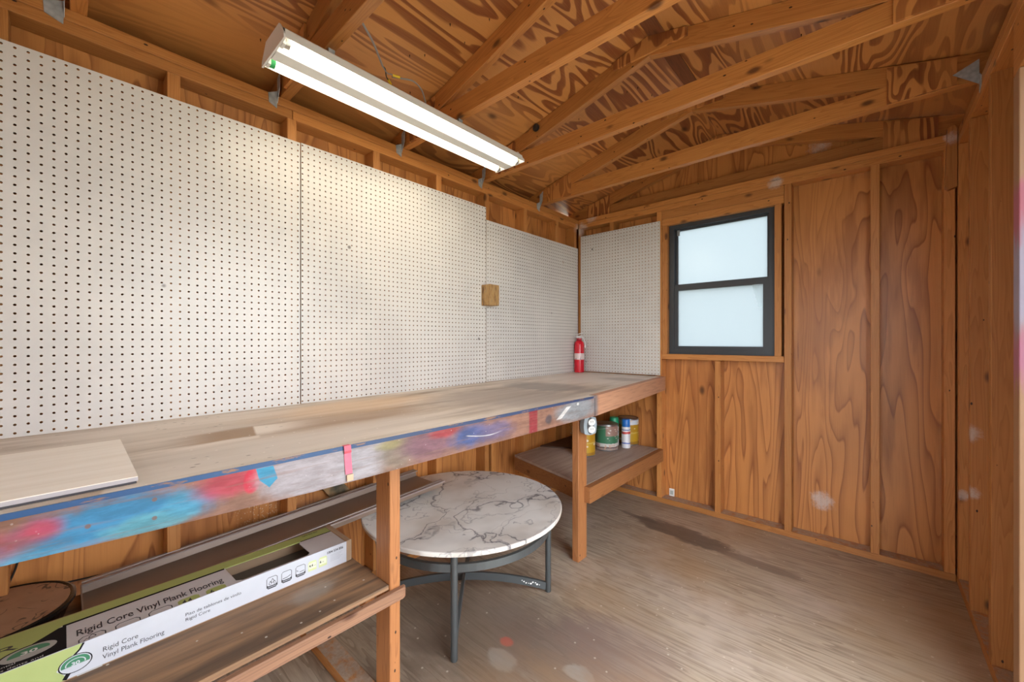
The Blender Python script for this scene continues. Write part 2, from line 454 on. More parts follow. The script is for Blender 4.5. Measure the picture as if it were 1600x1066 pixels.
c = prism('scab_block', [(85.7, 78.6), (86.2, 78.0), (87.4, 78.4), (87.4, 90.0), (87.0, 90.6), (86.1, 90.2)], 'y', YB - 1.5, YB - 0.02, stud_m('z'), bevel=0.05)
tag(c, 'short wooden block nailed on the right corner stud just under the plate', 'block')
# door jamb with spilled paint
def jamb_mat():
    t = NT('painted_jamb'); z = t.sep(t.pos())[2]
    n = t.noise(t.vmath('MULTIPLY', t.pos(), (6, 6, 1)), 0.15, 3)
    zz = t.math('ADD', z, t.math('MULTIPLY', n, 8))
    base = t.mix(t.noise(t.vmath('MULTIPLY', t.pos(), (2, 2, .1)), 1, 3), (0.42, 0.25, 0.14), (0.32, 0.17, 0.085))
    col = t.mix(t.math('MULTIPLY', t.smooth(zz, 70, 64), t.smooth(zz, 50, 56)), base, (0.34, 0.31, 0.42))
    col = t.mix(t.math('MULTIPLY', t.smooth(zz, 72, 69), t.smooth(zz, 63, 66)), col, (0.42, 0.12, 0.17))
    col = t.mix(t.math('MULTIPLY', t.smooth(zz, 55, 51), t.smooth(zz, 45, 49)), col, (0.42, 0.15, 0.24))
    t.bsdf(col, 0.5); return t.m
o = tag(box('wall_stud', 87.5, 91.0, 74.15, 76.7, 1.51, 79.9, jamb_mat(), bevel=0.07), 'door jack stud at the photo\'s right edge, its edge streaked with lilac and pink paint', 'stud', 'wall studs')

# trusses ------------------------------------------------------------
def truss(y0, label, g=1):
    T = thing('roof_truss', (RX, y0, 89.5), label, 'truss', 'roof trusses')
    y1 = y0 + 1.5
    wood('bottom_chord', -3.7, 91.3, y0, y1, 89.52, 93.0, truss_m, T)
    L = math.hypot(49.0, 49.0 * SL); a = math.atan(SL); h = 3.5
    for s in (-1, 1):
        # length along local x, then tilted about y
        cx = RX + s * 24.5; cz = roof_z(cx) - (h / 2) / math.cos(a) - 0.02
        v, f = box_data(cx - L / 2 + 0.0, cx + L / 2, y0 + 0.01, y1 - 0.01, cz - h / 2, cz + h / 2)
        # mitre at the ridge: slide the inner end so that the faces meet on the ridge line
        v = [(x - s * (z - cz) * math.tan(a) * (1 if abs(x - RX) < 12 else 0), y, z) for x, y, z in v]
        link('top_chord', v, f, truss_m('x'), T, org=(cx, (y0 + y1) / 2, cz), bevel=0.06, rot=(0, s * a, 0))
    for s in (-1, 1):
        xa, xb = RX + s * 41.3, RX + s * 33.0
        poly = [(xa, 89.7), (xb, 89.7), (xb, roof_z(xb) - 0.5), (xa, roof_z(xa) - 0.4)]
        prism('heel_gusset', poly, 'y', y0 - 0.42, y0 + 0.0, gus_m(), T)
    prism('peak_gusset', [(RX - 7, 101.35), (RX + 7, 101.35), (RX + 7, roof_z(RX + 7) - 0.15), (RX, RZ - 0.15), (RX - 7, roof_z(RX - 7) - 0.15)], 'y', y0 - 0.42, y0, gus_m(), T)
    return T
TL = ['roof truss nearest the camera, only its foot showing at the upper left',
      'second roof truss, crossing above the near half of the light fixture',
      'third roof truss, crossing above the far half of the light fixture',
      'fourth roof truss, whose lower chord passes the far end of the light',
      'fifth roof truss, with plywood gusset near the right-hand wall',
      'gable truss standing on the plate over the window wall']
TY = [0.6, 24.6, 48.7, 72.6, 96.8, 119.9]
for y, l in zip(TY, TL): truss(y, l)

# galvanised straps
GM = NT('galvanised_steel')
_p = GM.pos(); _n = GM.voro(_p, 1.6); GM.bsdf(GM.mix(_n, (0.50, 0.53, 0.56), (0.30, 0.33, 0.36)), 0.5, 0.35)
GM = GM.m
SLAB = ['galvanised strap over the near plate at the upper left corner', 'galvanised strap hanging on the plate below the near end of the light', 'galvanised strap on the plate below the middle of the light', 'galvanised strap on the plate below the far end of the light', 'galvanised strap on the plate nearest the corner']
for i in range(5):
    y = TY[i]
    S = thing('hurricane_tie', (-0.2, y - 0.5, 88), SLAB[i], 'strap', 'hurricane ties of the pegboard wall')
    w = 1.35 if i else 1.7
    v = [(-0.12, y - 0.5 - w, 89.4), (-0.12, y - 0.44, 90.2), (-0.12, y - 0.55, 87.3), (-0.12, y - 0.4 - w, 87.9)]
    v += [(-0.24, q[1], q[2]) for q in v]
    link('plate_wing', v, box_data(0, 1, 0, 1, 0, 1)[1], GM, S)
    v = [(-0.18, y - 0.5, 88.2), (-0.18, y - 0.5, 92.2), (1.1, y - 0.5, 93.2), (0.9, y - 0.5, 90.3)]
    v += [(q[0], q[1] + 0.06, q[2]) for q in v]
    link('truss_wing', v, box_data(0, 1, 0, 1, 0, 1)[1], GM, S)
y = TY[4]
S = thing('hurricane_tie', (87.5, y, 89), 'galvanised strap joining the fifth truss to the right-hand wall', 'strap')
v = [(84.6, y - 0.55, 91.2), (87.45, y - 0.55, 92.6), (87.45, y - 0.55, 88.6), (86.4, y - 0.55, 89.6)]
v += [(q[0], q[1] + 0.08, q[2]) for q in v]
link('truss_wing', v, box_data(0, 1, 0, 1, 0, 1)[1], GM, S)
v = [(87.42, y - 2.0, 89.3), (87.42, y - 0.5, 90.4), (87.42, y - 0.5, 87.2), (87.42, y - 1.7, 87.8)]
v += [(87.5, q[1], q[2]) for q in v]
link('plate_wing', v, box_data(0, 1, 0, 1, 0, 1)[1], GM, S)

# nail tips through the roof plywood
NM = plain('dark_nail', (0.03, 0.025, 0.022), 0.5, 0.6)
npos = [(6, 40), (8.5, 44.5), (15, 40), (16.6, 42), (22.5, 46), (23.5, 42), (28, 46.5), (30.5, 62), (28.6, 60), (26, 63), (33, 64), (20, 63), (24, 80), (35, 82), (37, 83), (30, 86), (38, 88), (52, 63), (58, 62), (66, 82), (70, 64), (72, 86), (12, 19.6), (4, 20.4)]
nail0 = None
for x, yy in npos:
    z = roof_z(x)
    if nail0 is None:
        nail0 = lathe('roofing_nail', [(0.02, -0.42), (0.08, -0.1), (0.08, 0.1)], (x, yy, z), NM, n=6); o = nail0
    else:
        o = nail0.copy(); COL.objects.link(o); o.location = Vector((x, yy, z)) * I
    tag(o, 'dark nail tip poking down through the striped roof plywood', 'nail', 'nail tips through the roof plywood')

# ------------------------------------------------------------------ window
def window():
    BM_ = plain('dark_bronze_aluminium', (0.055, 0.062, 0.072), 0.36, 0.3)
    W = thing('window_1', (43.5, 120, 44.3), None, None); structure(W)
    def ring(name, x0, x1, z0, z1, y0, y1, l, r, b, t):
        o = [(x0, z0), (x1, z0), (x1, z1), (x0, z1)]; i = [(x0 + l, z0 + b), (x1 - r, z0 + b), (x1 - r, z1 - t), (x0 + l, z1 - t)]
        v = [(x, y0, z) for x, z in o + i] + [(x, y1, z) for x, z in o + i]
        f = []
        for k in range(4):
            k2 = (k + 1) % 4
            f += [(k, k2, 4 + k2, 4 + k), (8 + k, 12 + k, 12 + k2, 8 + k2), (k, 8 + k, 8 + k2, k2), (4 + k, 4 + k2, 12 + k2, 12 + k)]
        return link(name, v, f, BM_, W)
    ring('window_frame', 30.25, 56.82, 44.21, 82.0, 119.6, 121.64, 1.45, 1.42, 1.24, 1.15)
    US = ring('upper_sash', 31.6, 55.5, 63.0, 81.0, 120.9, 121.5, 0.8, 0.6, 1.3, 0.7)
    LSH = ring('lower_sash', 31.6, 55.5, 45.3, 64.5, 119.9, 120.8, 1.1, 1.4, 1.2, 1.8)
    def film(name, zsplit):
        t = NT(name); z = t.sep(t.pos())[2]
        p = t.pos(); n = t.noise(p, 2.6, 3); b = t.noise(p, 0.09, 2)
        c = t.mix(t.math('MULTIPLY', n, 0.10), (0.35, 0.375, 0.39), (0.315, 0.345, 0.36))
        tr = t.n('ShaderNodeBsdfTranslucent'); t.put(tr.inputs[0], c)
        gl = t.n('ShaderNodeBsdfGlossy'); gl.inputs['Roughness'].default_value = 0.25
        mx = t.n('ShaderNodeMixShader'); mx.inputs[0].default_value = 0.05
        t.t.links.new(tr.outputs[0], mx.inputs[1]); t.t.links.new(gl.outputs[0], mx.inputs[2])
        t.t.links.new(mx.outputs[0], t.out.inputs[0]); return t.m
    FM = film('frosted_film_glass', 0)
    box('upper_pane', 32.2, 55.1, 121.1, 121.16, 64.1, 80.5, FM, US)
    box('lower_pane', 32.5, 54.3, 120.3, 120.36, 46.3, 62.9, FM, LSH)
    ct = NT('film_curl'); tl = ct.n('ShaderNodeBsdfTranslucent'); ct.put(tl.inputs[0], (0.95, 0.97, 0.97)); ct.t.links.new(tl.outputs[0], ct.out.inputs[0]); CM = ct.m
    # corner of the film peeling off the lower pane
    n = 8; vs = []; fs = []
    for i in range(n + 1):
        for j in range(n + 1):
            u, w = i / n, j / n
            x = 54.2 - 2.6 * u * (1 - 0.55 * w) ; z = 62.7 - 5.8 * w
            vs.append((x, 120.27 - 0.75 * math.sin(PI * 0.9 * u) * (1 - w) - 0.02, z))
    for i in range(n):
        for j in range(n): fs.append((i * (n + 1) + j, i * (n + 1) + j + 1, (i + 1) * (n + 1) + j + 1, (i + 1) * (n + 1) + j))
    o = link('peeling_film', vs, fs, CM, LSH, smooth=True)
    box('latch', 32.2, 32.9, 120.6, 121.0, 79.0, 80.6, plain('latch_grey', (0.35, 0.38, 0.4), 0.4, 0.5), US, bevel=0.05)
window()

# ------------------------------------------------------------------ pegboards
def peg_mat():
    t = NT('pegboard_white'); p = t.pos()
    n = t.noise(p, 0.05, 4, 0.6); s = t.noise(p, 1.3, 3)
    col = t.mix(t.smooth(n, 0.35, 0.7), (0.64, 0.615, 0.58), (0.56, 0.54, 0.515))
    d = t.voro(t.vmath('ADD', p, (0, 3.3, 1.7)), 0.11)
    col = t.mix(t.math('MULTIPLY', t.smooth(d, 0.05, 0.02), 0.8), col, (0.09, 0.07, 0.06))
    d2 = t.math('ADD', t.voro(p, 0.075), t.math('MULTIPLY', s, 0.05))
    col = t.mix(t.math('MULTIPLY', t.smooth(d2, 0.085, 0.05), 0.35), col, (0.42, 0.27, 0.18))
    t.bsdf(col, 0.33, spec=0.45); return t.m
PM = peg_mat(); HB = plain('darkened_hardboard', (0.035, 0.02, 0.012), 0.85)  # hole walls: hardboard darkened, the holes' shade put into the colour
def pegboard(plane, c0, th, u0, u1, w0, w1, uh, wh, label):
    """holes one inch apart on a board spanning u0..u1, w0..w1"""
    R = 0.14; v = []; f = []
    us = []; k = uh
    while k < u1 - 0.13:
        if k > u0 + 0.13: us.append(k)
        k += 1.0
    ws = []; k = wh
    while k < w1 - 0.13:
        if k > w0 + 0.13: ws.append(k)
        k += 1.0
    def P(a, b, dep):
        return (c0 - dep, a, b) if plane == 'x' else (a, c0 + dep, b)
    dirs = [(math.cos(PI / 4 * q), math.sin(PI / 4 * q)) for q in range(8)]
    for i, cu in enumerate(us):
        a0 = u0 if i == 0 else (us[i - 1] + cu) / 2
        a1 = u1 if i == len(us) - 1 else (cu + us[i + 1]) / 2
        for j, cw in enumerate(ws):
            b0 = w0 if j == 0 else (ws[j - 1] + cw) / 2
            b1 = w1 if j == len(ws) - 1 else (cw + ws[j + 1]) / 2
            out = [(a1, cw), (a1, b1), (cu, b1), (a0, b1), (a0, cw), (a0, b0), (cu, b0), (a1, b0)]
            inn = [(cu + R * x, cw + R * y) for x, y in dirs]
            n = len(v)
            v += [P(a, b, 0) for a, b in out] + [P(a, b, 0) for a, b in inn]
            v += [P(a, b, th) for a, b in out] + [P(a, b, th) for a, b in inn]
            for q in range(8):
                r = (q + 1) % 8
                f += [(n + q, n + r, n + 8 + r, n + 8 + q), (n + 8 + q, n + 8 + r, n + 24 + r, n + 24 + q), (n + 16 + r, n + 16 + q, n + 24 + q, n + 24 + r)]
    n = len(v)
    e = [(u0, w0), (u1, w0), (u1, w1), (u0, w1)]
    v += [P(a, b, 0) for a, b in e] + [P(a, b, th) for a, b in e]
    f += [(n + q, n + (q + 1) % 4, n + 4 + (q + 1) % 4, n + 4 + q) for q in range(4)]
    me = bpy.data.meshes.new('pegboard')
    O = Vector(P((u0 + u1) / 2, (w0 + w1) / 2, th / 2))
    me.from_pydata([tuple((Vector(q) - O) * I) for q in v], [], f)
    me.materials.append(PM); me.materials.append(HB)
    idx = [0, 1, 1] * (len(us) * len(ws) * 8) + [0] * 4
    me.polygons.foreach_set('material_index', idx)
    o = bpy.data.objects.new('pegboard', me); COL.objects.link(o); o.location = O * I
    return tag(o, label, 'pegboard', 'pegboards above the bench')
pegboard('x', 0.0, 0.15, -20.2, 27.68, 36.75, 82.72, -19.71, 37.22, 'large white pegboard nearest the camera, with torn nail holes along its top edge')
pegboard('x', 0.0, 0.15, 27.85, 73.3, 37.0, 82.8, 28.05, 37.4, 'middle white pegboard, brightest under the light')
pegboard('x', 0.0, 0.15, 73.5, 117.5, 37.35, 79.6, 74.0, 37.75, 'short far white pegboard behind the wood block')
pegboard('y', YB - 0.25, 0.15, 0.9, 28.2, 37.8, 83.6, 1.75, 38.2, 'narrow white pegboard on the window wall left of the window')

# wood block on the pegboard
def wblock():
    t = NT('weathered_block'); p = t.pos()
    n = t.noise(t.vmath('MULTIPLY', p, (1.6, 1.6, .3)), 1.0, 4, 0.65)
    col = t.ramp(n, [(0.34, (0.09, 0.045, 0.02)), (0.46, (0.34, 0.19, 0.07)), (0.56, (0.42, 0.26, 0.10)), (0.66, (0.20, 0.155, 0.12))])
    t.bsdf(col, 0.7); return t.m
B = box('wood_block', 0.02, 3.1, 71.6, 75.1, 57.1, 62.4, wblock(), bevel=0.1)
tag(B, 'small weathered wood block fixed across the seam of the two far pegboards', 'block')

# ------------------------------------------------------------------ workbench
def apron_mat():
    t = NT('spray_painted_apron'); p = t.pos(); x, y, z = t.sep(p)
    st = t.noise(t.vmath('MULTIPLY', p, (1, 0.12, 3.0)), 1.0, 4, 0.6)
    n = t.noise(p, 0.5, 4, 0.6)
    col = t.mix(st, (0.36, 0.20, 0.145), (0.18, 0.09, 0.065))
    # far stretch left bare and pinkish
    col = t.mix(t.smooth(y, 69.5, 72.0), col, t.mix(st, (0.60, 0.34, 0.22), (0.38, 0.17, 0.09)))
    def blob(cy, cz, ry, rz, c, a=0.85, k=0.4, w=0.9):
        nonlocal col
        q = t.vmath('MULTIPLY', t.vmath('SUBTRACT', p, (0, cy, cz)), (0, 1 / ry, 1 / rz))
        d = t.math('ADD', t.vmath('LENGTH', q), t.math('MULTIPLY', t.math('SUBTRACT', n, 0.5), w))
        col = t.mix(t.math('MULTIPLY', t.smooth(d, 1 + k, 1 - k), a), col, c)
    blob(-4, 33.0, 6, 1.4, (0.09, 0.33, 0.52), 0.9, 0.3)
    blob(3.0, 34.8, 5.2, 1.5, (0.035, 0.25, 0.48), 0.92, 0.35)
    blob(4.5, 33.8, 2.6, 0.8, (0.12, 0.36, 0.44), 0.8, 0.3)
    blob(6.6, 34.9, 1.2, 1.0, (0.08, 0.32, 0.50), 0.8, 0.4)
    blob(-1.0, 35.2, 1.0, 0.7, (0.48, 0.05, 0.09), 0.85, 0.6)
    blob(-3.0, 34.7, 1.6, 0.9, (0.42, 0.07, 0.09), 0.6, 0.5)
    blob(10.0, 35.6, 2.6, 1.1, (0.45, 0.05, 0.085), 0.88, 0.5)
    blob(11.3, 35.3, 0.6, 1.1, (0.60, 0.02, 0.06), 0.95, 0.2)
    blob(17.6, 35.0, 5.8, 2.4, (0.40, 0.385, 0.43), 0.88, 0.25, 0.6)
    blob(22.0, 35.0, 3.0, 2.4, (0.38, 0.365, 0.40), 0.85, 0.3, 0.6)
    dd = t.math('MAXIMUM', t.math('ABSOLUTE', t.math('SUBTRACT', y, t.math('ADD', 12.6, t.math('MULTIPLY', t.math('SUBTRACT', z, 35.5), -0.25)))), t.math('ADD', t.math('MULTIPLY', t.math('ABSOLUTE', t.math('SUBTRACT', y, 12.75)), 0.8), t.math('MULTIPLY', t.math('SUBTRACT', 35.35, z), 0.75)))
    dd = t.math('ADD', t.math('MAXIMUM', dd, t.math('MULTIPLY', t.math('SUBTRACT', z, 35.5), 0.8)), t.math('MULTIPLY', t.math('SUBTRACT', n, 0.5), 0.25))
    col = t.mix(t.smooth(dd, 0.74, 0.64), col, (0.05, 0.30, 0.50))
    blob(26.2, 34.9, 2.4, 2.0, (0.23, 0.19, 0.15), 0.85, 0.5)
    blob(25.2, 36.0, 1.8, 0.5, (0.30, 0.27, 0.10), 0.6, 0.5)
    blob(30.5, 35.3, 3.6, 1.9, (0.19, 0.095, 0.13), 0.88, 0.5)
    blob(33.0, 36.2, 2.3, 0.7, (0.36, 0.04, 0.05), 0.85, 0.4)
    blob(37.5, 34.9, 3.2, 1.4, (0.045, 0.095, 0.26), 0.9, 0.5)
    blob(42.0, 34.9, 4.0, 1.3, (0.13, 0.12, 0.24), 0.75, 0.5)
    def band(ya, yb, c, a, slant=0.0, e=0.2, za=30, zb=40):
        nonlocal col
        yy = t.math('ADD', t.math('SUBTRACT', y, t.math('MULTIPLY', t.math('SUBTRACT', z, 35.5), slant)), t.math('MULTIPLY', t.math('SUBTRACT', n, 0.5), 0.5))
        m = t.math('MULTIPLY', t.math('MULTIPLY', t.smooth(yy, ya - e, ya + e), t.smooth(yy, yb + e, yb - e)), t.math('MULTIPLY', t.smooth(z, za - .15, za + .15), t.smooth(z, zb + .15, zb - .15)))
        col = t.mix(t.math('MULTIPLY', m, a), col, c)
    band(49.7, 51.8, (0.27, 0.025, 0.04), 0.85)
    blob(54.8, 34.7, 0.9, 0.8, (0.085, 0.075, 0.09), 0.85, 0.3)
    blob(63.5, 35.3, 6.5, 1.9, (0.27, 0.30, 0.33), 0.9, 0.35, 0.7)
    band(69.0, 70.6, (0.16, 0.17, 0.19), 0.5)
    band(58.9, 60.3, (0.75, 0.74, 0.74), 0.9, 1.6, 0.15, 34.3, 36.2)
    blob(63.6, 36.3, 0.35, 0.25, (0.75, 0.74, 0.74), 0.9, 0.2, 0.2)
    # dribbled pale lines
    ln = t.math('ABSOLUTE', t.math('SUBTRACT', t.math('SUBTRACT', z, 34.9), t.math('MULTIPLY', t.math('SINE', t.math('MULTIPLY', y, 0.42)), 0.45)))
    m = t.math('MULTIPLY', t.smooth(ln, 0.10, 0.05), t.math('MULTIPLY', t.smooth(y, 36.4, 37.0), t.smooth(y, 44, 41)))
    col = t.mix(t.math('MULTIPLY', m, 0.8), col, (0.62, 0.62, 0.66))
    sp = t.math('MULTIPLY', t.smooth(t.voro(p, 1.6), 0.13, 0.08), t.smooth(n, 0.5, 0.62))
    col = t.mix(t.math('MULTIPLY', sp, t.math('MULTIPLY', t.smooth(y, 72, 66), 0.6)), col, (0.66, 0.62, 0.62))
    col = t.mix(t.math('MULTIPLY', t.smooth(st, 0.5, 0.72), 0.45), col, (0.25, 0.15, 0.12))
    gr = t.mix(t.smooth(t.noise(t.vmath('MULTIPLY', p, (1, 0.35, 1.4)), 0.9, 5, 0.7), 0.35, 0.65), (0.66, 0.63, 0.61), (0.92, 0.90, 0.89))
    col = t.mix(t.smooth(y, 71, 68), col, t.mix(1.0, col, gr, 'MULTIPLY'))
    # two screw heads
    for cy, cz in ((4.78, 35.6), (4.78, 34.15), (1.2, 34.7)):
        d = t.vmath('LENGTH', t.vmath('MULTIPLY', t.vmath('SUBTRACT', p, (0, cy, cz)), (0, 1, 1)))
        col = t.mix(t.math('MULTIPLY', t.smooth(d, 0.2, 0.12), 0.85), col, (0.16, 0.10, 0.085))
    t.bsdf(col, 0.5, spec=0.3, bump=st, bstr=0.3, bdist=0.03); return t.m
def edge_mat():
    t = NT('blue_painted_edge'); p = t.pos(); y = t.sep(p)[1]
    n = t.noise(t.vmath('MULTIPLY', p, (1, 0.4, 2)), 1.0, 4, 0.65)
    blue = t.mix(t.smooth(y, 12, 30), (0.022, 0.075, 0.19), (0.03, 0.05, 0.115))
    col = t.mix(t.smooth(n, 0.56, 0.68), blue, (0.24, 0.125, 0.075))
    col = t.mix(t.smooth(y, 68.5, 70.5), col, (0.62, 0.38, 0.26))
    t.bsdf(col, 0.5); return t.m
def top_mat():
    t = NT('worn_bench_plywood'); p = t.pos(); x, y, z = t.sep(p)
    v = t.vmath('MULTIPLY', p, (0.30, 0.035, 1)); n = t.noise(v, 1.0, 4, 0.55, 0.5)
    fib = t.noise(t.vmath('MULTIPLY', p, (3.0, 0.14, 1)), 1.0, 4, 0.65)
    nz = t.noise(t.vmath('MULTIPLY', p, (0.35, 0.16, 1)), 1.0, 4, 0.6)
    col = t.ramp(t.math('ADD', t.math('MULTIPLY', n, 0.75), t.math('MULTIPLY', fib, 0.25)), [(0.32, (0.28, 0.20, 0.14)), (0.42, (0.46, 0.385, 0.31)), (0.54, (0.62, 0.545, 0.465)), (0.68, (0.76, 0.69, 0.615))])
    def blob(cx, cy, rx, ry, c, a=0.8, k=0.4, w=1.1):
        nonlocal col
        q = t.vmath('MULTIPLY', t.vmath('SUBTRACT', p, (cx, cy, 0)), (1 / rx, 1 / ry, 0))
        d = t.math('ADD', t.vmath('LENGTH', q), t.math('MULTIPLY', t.math('SUBTRACT', nz, 0.5), w))
        col = t.mix(t.math('MULTIPLY', t.smooth(d, 1 + k, 1 - k), a), col, c)
    blob(19, 27, 5.5, 13, (0.33, 0.20, 0.11), 0.75, 0.6)
    blob(9, 34, 6, 14, (0.66, 0.45, 0.26), 0.7, 0.6)
    blob(7, 9, 6, 9, (0.66, 0.58, 0.49), 0.7, 0.6)
    blob(28, 10, 5, 10, (0.58, 0.52, 0.45), 0.7, 0.6)
    blob(27, 24, 4, 14, (0.62, 0.56, 0.50), 0.7, 0.6)
    blob(20, 58, 11, 14, (0.30, 0.245, 0.215), 0.7, 0.5)
    blob(29, 60, 5, 16, (0.30, 0.265, 0.25), 0.45, 0.6)
    blob(9, 80, 8, 10, (0.74, 0.67, 0.60), 0.5, 0.6)
    blob(18, 76, 11, 7, (0.26, 0.23, 0.22), 0.75, 0.3)
    blob(16, 101, 17, 16, (0.80, 0.73, 0.68), 0.85, 0.5)
    blob(24, 103, 6, 4, (0.36, 0.31, 0.29), 0.6, 0.5)
    # pale sanded wedge and the brown patch that ends square against it
    def rect(x0, x1, y0, y1, c, a, e=0.5):
        nonlocal col
        xx = t.math('ADD', x, t.math('MULTIPLY', t.math('SUBTRACT', nz, 0.5), 1.5))
        yy = t.math('ADD', t.math('ADD', y, t.math('MULTIPLY', t.math('SUBTRACT', x, 15), 0.22)), t.math('MULTIPLY', t.math('SUBTRACT', fib, 0.5), 0.5))
        m = t.math('MULTIPLY', t.math('MULTIPLY', t.smooth(xx, x0 - e, x0 + e), t.smooth(xx, x1 + e, x1 - e)), t.math('MULTIPLY', t.smooth(yy, y0 - 4 * e, y0 + 4 * e), t.smooth(yy, y1 + 0.25, y1 - 0.1)))
        col = t.mix(t.math('MULTIPLY', m, a), col, c)
    rect(14.6, 20.5, 10.0, 16.3, (0.31, 0.185, 0.09), 0.9, 0.8)
    rect(20.6, 22.0, 9.0, 16.6, (0.74, 0.66, 0.58), 0.7, 0.4)
    yy = t.math('ADD', y, t.math('MULTIPLY', t.math('SUBTRACT', x, 15), 0.22))
    xx = t.math('ADD', x, t.math('MULTIPLY', t.math('SUBTRACT', nz, 0.5), 3.0))
    m = t.math('MULTIPLY', t.math('MULTIPLY', t.smooth(yy, 16.25, 16.6), t.smooth(yy, 25, 17)), t.math('MULTIPLY', t.smooth(xx, 14.6, 15.6), t.smooth(xx, 21.5, 18.5)))
    col = t.mix(t.math('MULTIPLY', m, 0.9), col, (0.78, 0.71, 0.63))
    rect(24.5, 33.0, 4.2, 5.6, (0.30, 0.19, 0.09), 0.7, 0.8)
    fl = t.smooth(t.voro(t.vmath('MULTIPLY', p, (1.5, 0.7, 1)), 0.8), 0.16, 0.10)
    gate = t.math('MULTIPLY', t.smooth(t.noise(p, 0.12, 2), 0.5, 0.62), t.smooth(y, 26, 14))
    col = t.mix(t.math('MULTIPLY', t.math('MULTIPLY', fl, gate), 0.9), col, (0.06, 0.035, 0.025))
    wf = t.smooth(t.voro(p, 0.62), 0.09, 0.05)
    col = t.mix(t.math('MULTIPLY', wf, t.math('MULTIPLY', t.smooth(y, 60, 20), 0.7)), col, (0.85, 0.8, 0.74))
    t.bsdf(col, 0.48, spec=0.35, bump=fib, bstr=0.35, bdist=0.03); return t.m
def shelf_mat(name, a, b):
    t = NT(name); p = t.pos()
    n = t.noise(t.vmath('MULTIPLY', p, (0.45, 0.035, 1)), 1.0, 4, 0.55, 0.5)
    fib = t.noise(t.vmath('MULTIPLY', p, (3.0, 0.15, 1)), 1.0, 3, 0.6)
    col = t.mix(t.math('ADD', t.math('MULTIPLY', t.smooth(n, 0.3, 0.7), 0.7), t.math('MULTIPLY', fib, 0.3)), a, b)
    d = t.math('ADD', t.vmath('LENGTH', t.vmath('MULTIPLY', t.vmath('SUBTRACT', p, (21.5, 21, 16)), (0.3, 0.2, 0))), t.math('MULTIPLY', t.noise(p, 0.4, 4), 0.8))
    col = t.mix(t.math('MULTIPLY', t.smooth(d, 1.2, 0.6), 0.55), col, (0.40, 0.34, 0.29))
    sp = t.smooth(t.voro(p, 0.5), 0.08, 0.05)
    col = t.mix(t.math('MULTIPLY', sp, 0.7), col, (0.7, 0.63, 0.55))
    t.bsdf(col, 0.6, spec=0.25, bump=fib, bstr=0.4, bdist=0.03); return t.m

W = thing('workbench', (15, 48, 0), 'long built-in workbench with a worn plywood top and a paint-smeared front board', 'workbench')
def bz(y): return 36.75 + (y + 5) * 0.0062     # the top rises a little towards the corner
FR = [(32.1, -46), (32.45, -2.7), (32.61, 4.0), (32.92, 16.5), (34.2, 69.4)]                     # front edge, painted stretch
FE = [(34.2, 69.6), (29.6, YB - 0.05)]                              # front edge, bare stretch
def skin(name, front, dz0, dz1, back, mat):
    """slab between the wall (x=back) and a front polyline; follows bz"""
    v = []; f = []
    for x, y in front:
        z = bz(y)
        v += [(back, y, z + dz0), (x, y, z + dz0), (x, y, z + dz1), (back, y, z + dz1)]
    for i in range(len(front) - 1):
        a, b = i * 4, i * 4 + 4
        f += [(a + k, a + (k + 1) % 4, b + (k + 1) % 4, b + k) for k in range(4)]
    f += [(0, 3, 2, 1), tuple(len(front) * 4 - 4 + k for k in range(4))]
    return link(name, v, f, mat, W)
TM = top_mat()
skin('benchtop', [(31.9, -46), (32.3, -2.7), (34.1, 69.5), (29.5, YB - 0.05)], -0.75, 0.0, -0.22, TM)
def strip(name, front, dz0, dz1, th, mat, taper=False):
    v = []; f = []
    for x, y in front:
        z = bz(y)
        if taper: dz0 = -3.35 if y < 0 else -3.6 if y < 6 else -3.95
        v += [(x - th, y, z + dz0), (x, y, z + dz0), (x, y, z + dz1), (x - th, y, z + dz1)]
    for i in range(len(front) - 1):
        a, b = i * 4, i * 4 + 4
        f += [(a + k, a + (k + 1) % 4, b + (k + 1) % 4, b + k) for k in range(4)]
    f += [(0, 3, 2, 1), tuple(len(front) * 4 - 4 + k for k in range(4))]
    return link(name, v, f, mat, W)
EM, AM = edge_mat(), apron_mat()
o = strip('edge_strip', [(x + 0.14, y) for x, y in FR], -0.42, 0.01, 0.12, EM); o['label'] = 'blue painted edge of the bench top'
o = strip('apron', [(x + 0.05, y) for x, y in FR], -3.95, -0.43, 1.45, AM, taper=True); o['label'] = 'front board smeared with blue, red and lilac spray paint'
o = strip('apron', [(x + 0.1, y) for x, y in FE], -4.0, 0.01, 1.5, AM); o['label'] = 'bare pinkish end of the front board'
wood('floor_plate', 0.0, 24.0, 25.6, 28.4, 0.02, 1.5, dusty_m, W, 0.08)
wood('leg', 24.1, 27.6, 28.5, 30.05, 0.02, 36.1, leg_m, W, 0.1)
wood('leg', 26.0, 27.6, 74.1, 77.5, 0.02, 36.4, leg_m, W, 0.08)
wood('crossbeam', 0.2, 31.5, 28.4, 29.9, 32.6, 36.15, leg_m, W)
wood('crossbeam', 0.2, 31.5, 77.6, 79.0, 32.6, 36.4, leg_m, W)
SMt = shelf_mat('dirty_shelf_plywood', (0.46, 0.26, 0.135), (0.085, 0.06, 0.045))
SMr = shelf_mat('dusty_shelf_plywood', (0.52, 0.41, 0.34), (0.33, 0.235, 0.185))
SH1 = box('shelf', 0.05, 27.4, -46, 28.45, 15.35, 16.0, SMt, W, bevel=0.04)
RMt = lumber('worn_rail_', 'y', (0.44, 0.235, 0.135), (0.17, 0.08, 0.05), rough=0.6)
v = [(27.62, -46), (28.5, -46), (28.5, 30.0), (28.2, 30.5), (27.62, 30.6)]
prism('shelf_rail', v, 'z', 13.9, 15.35, RMt, SH1, bevel=0.12)
wood('shelf_support', 0.1, 24.0, 27.0, 28.4, 11.8, 15.3, leg_m, SH1)
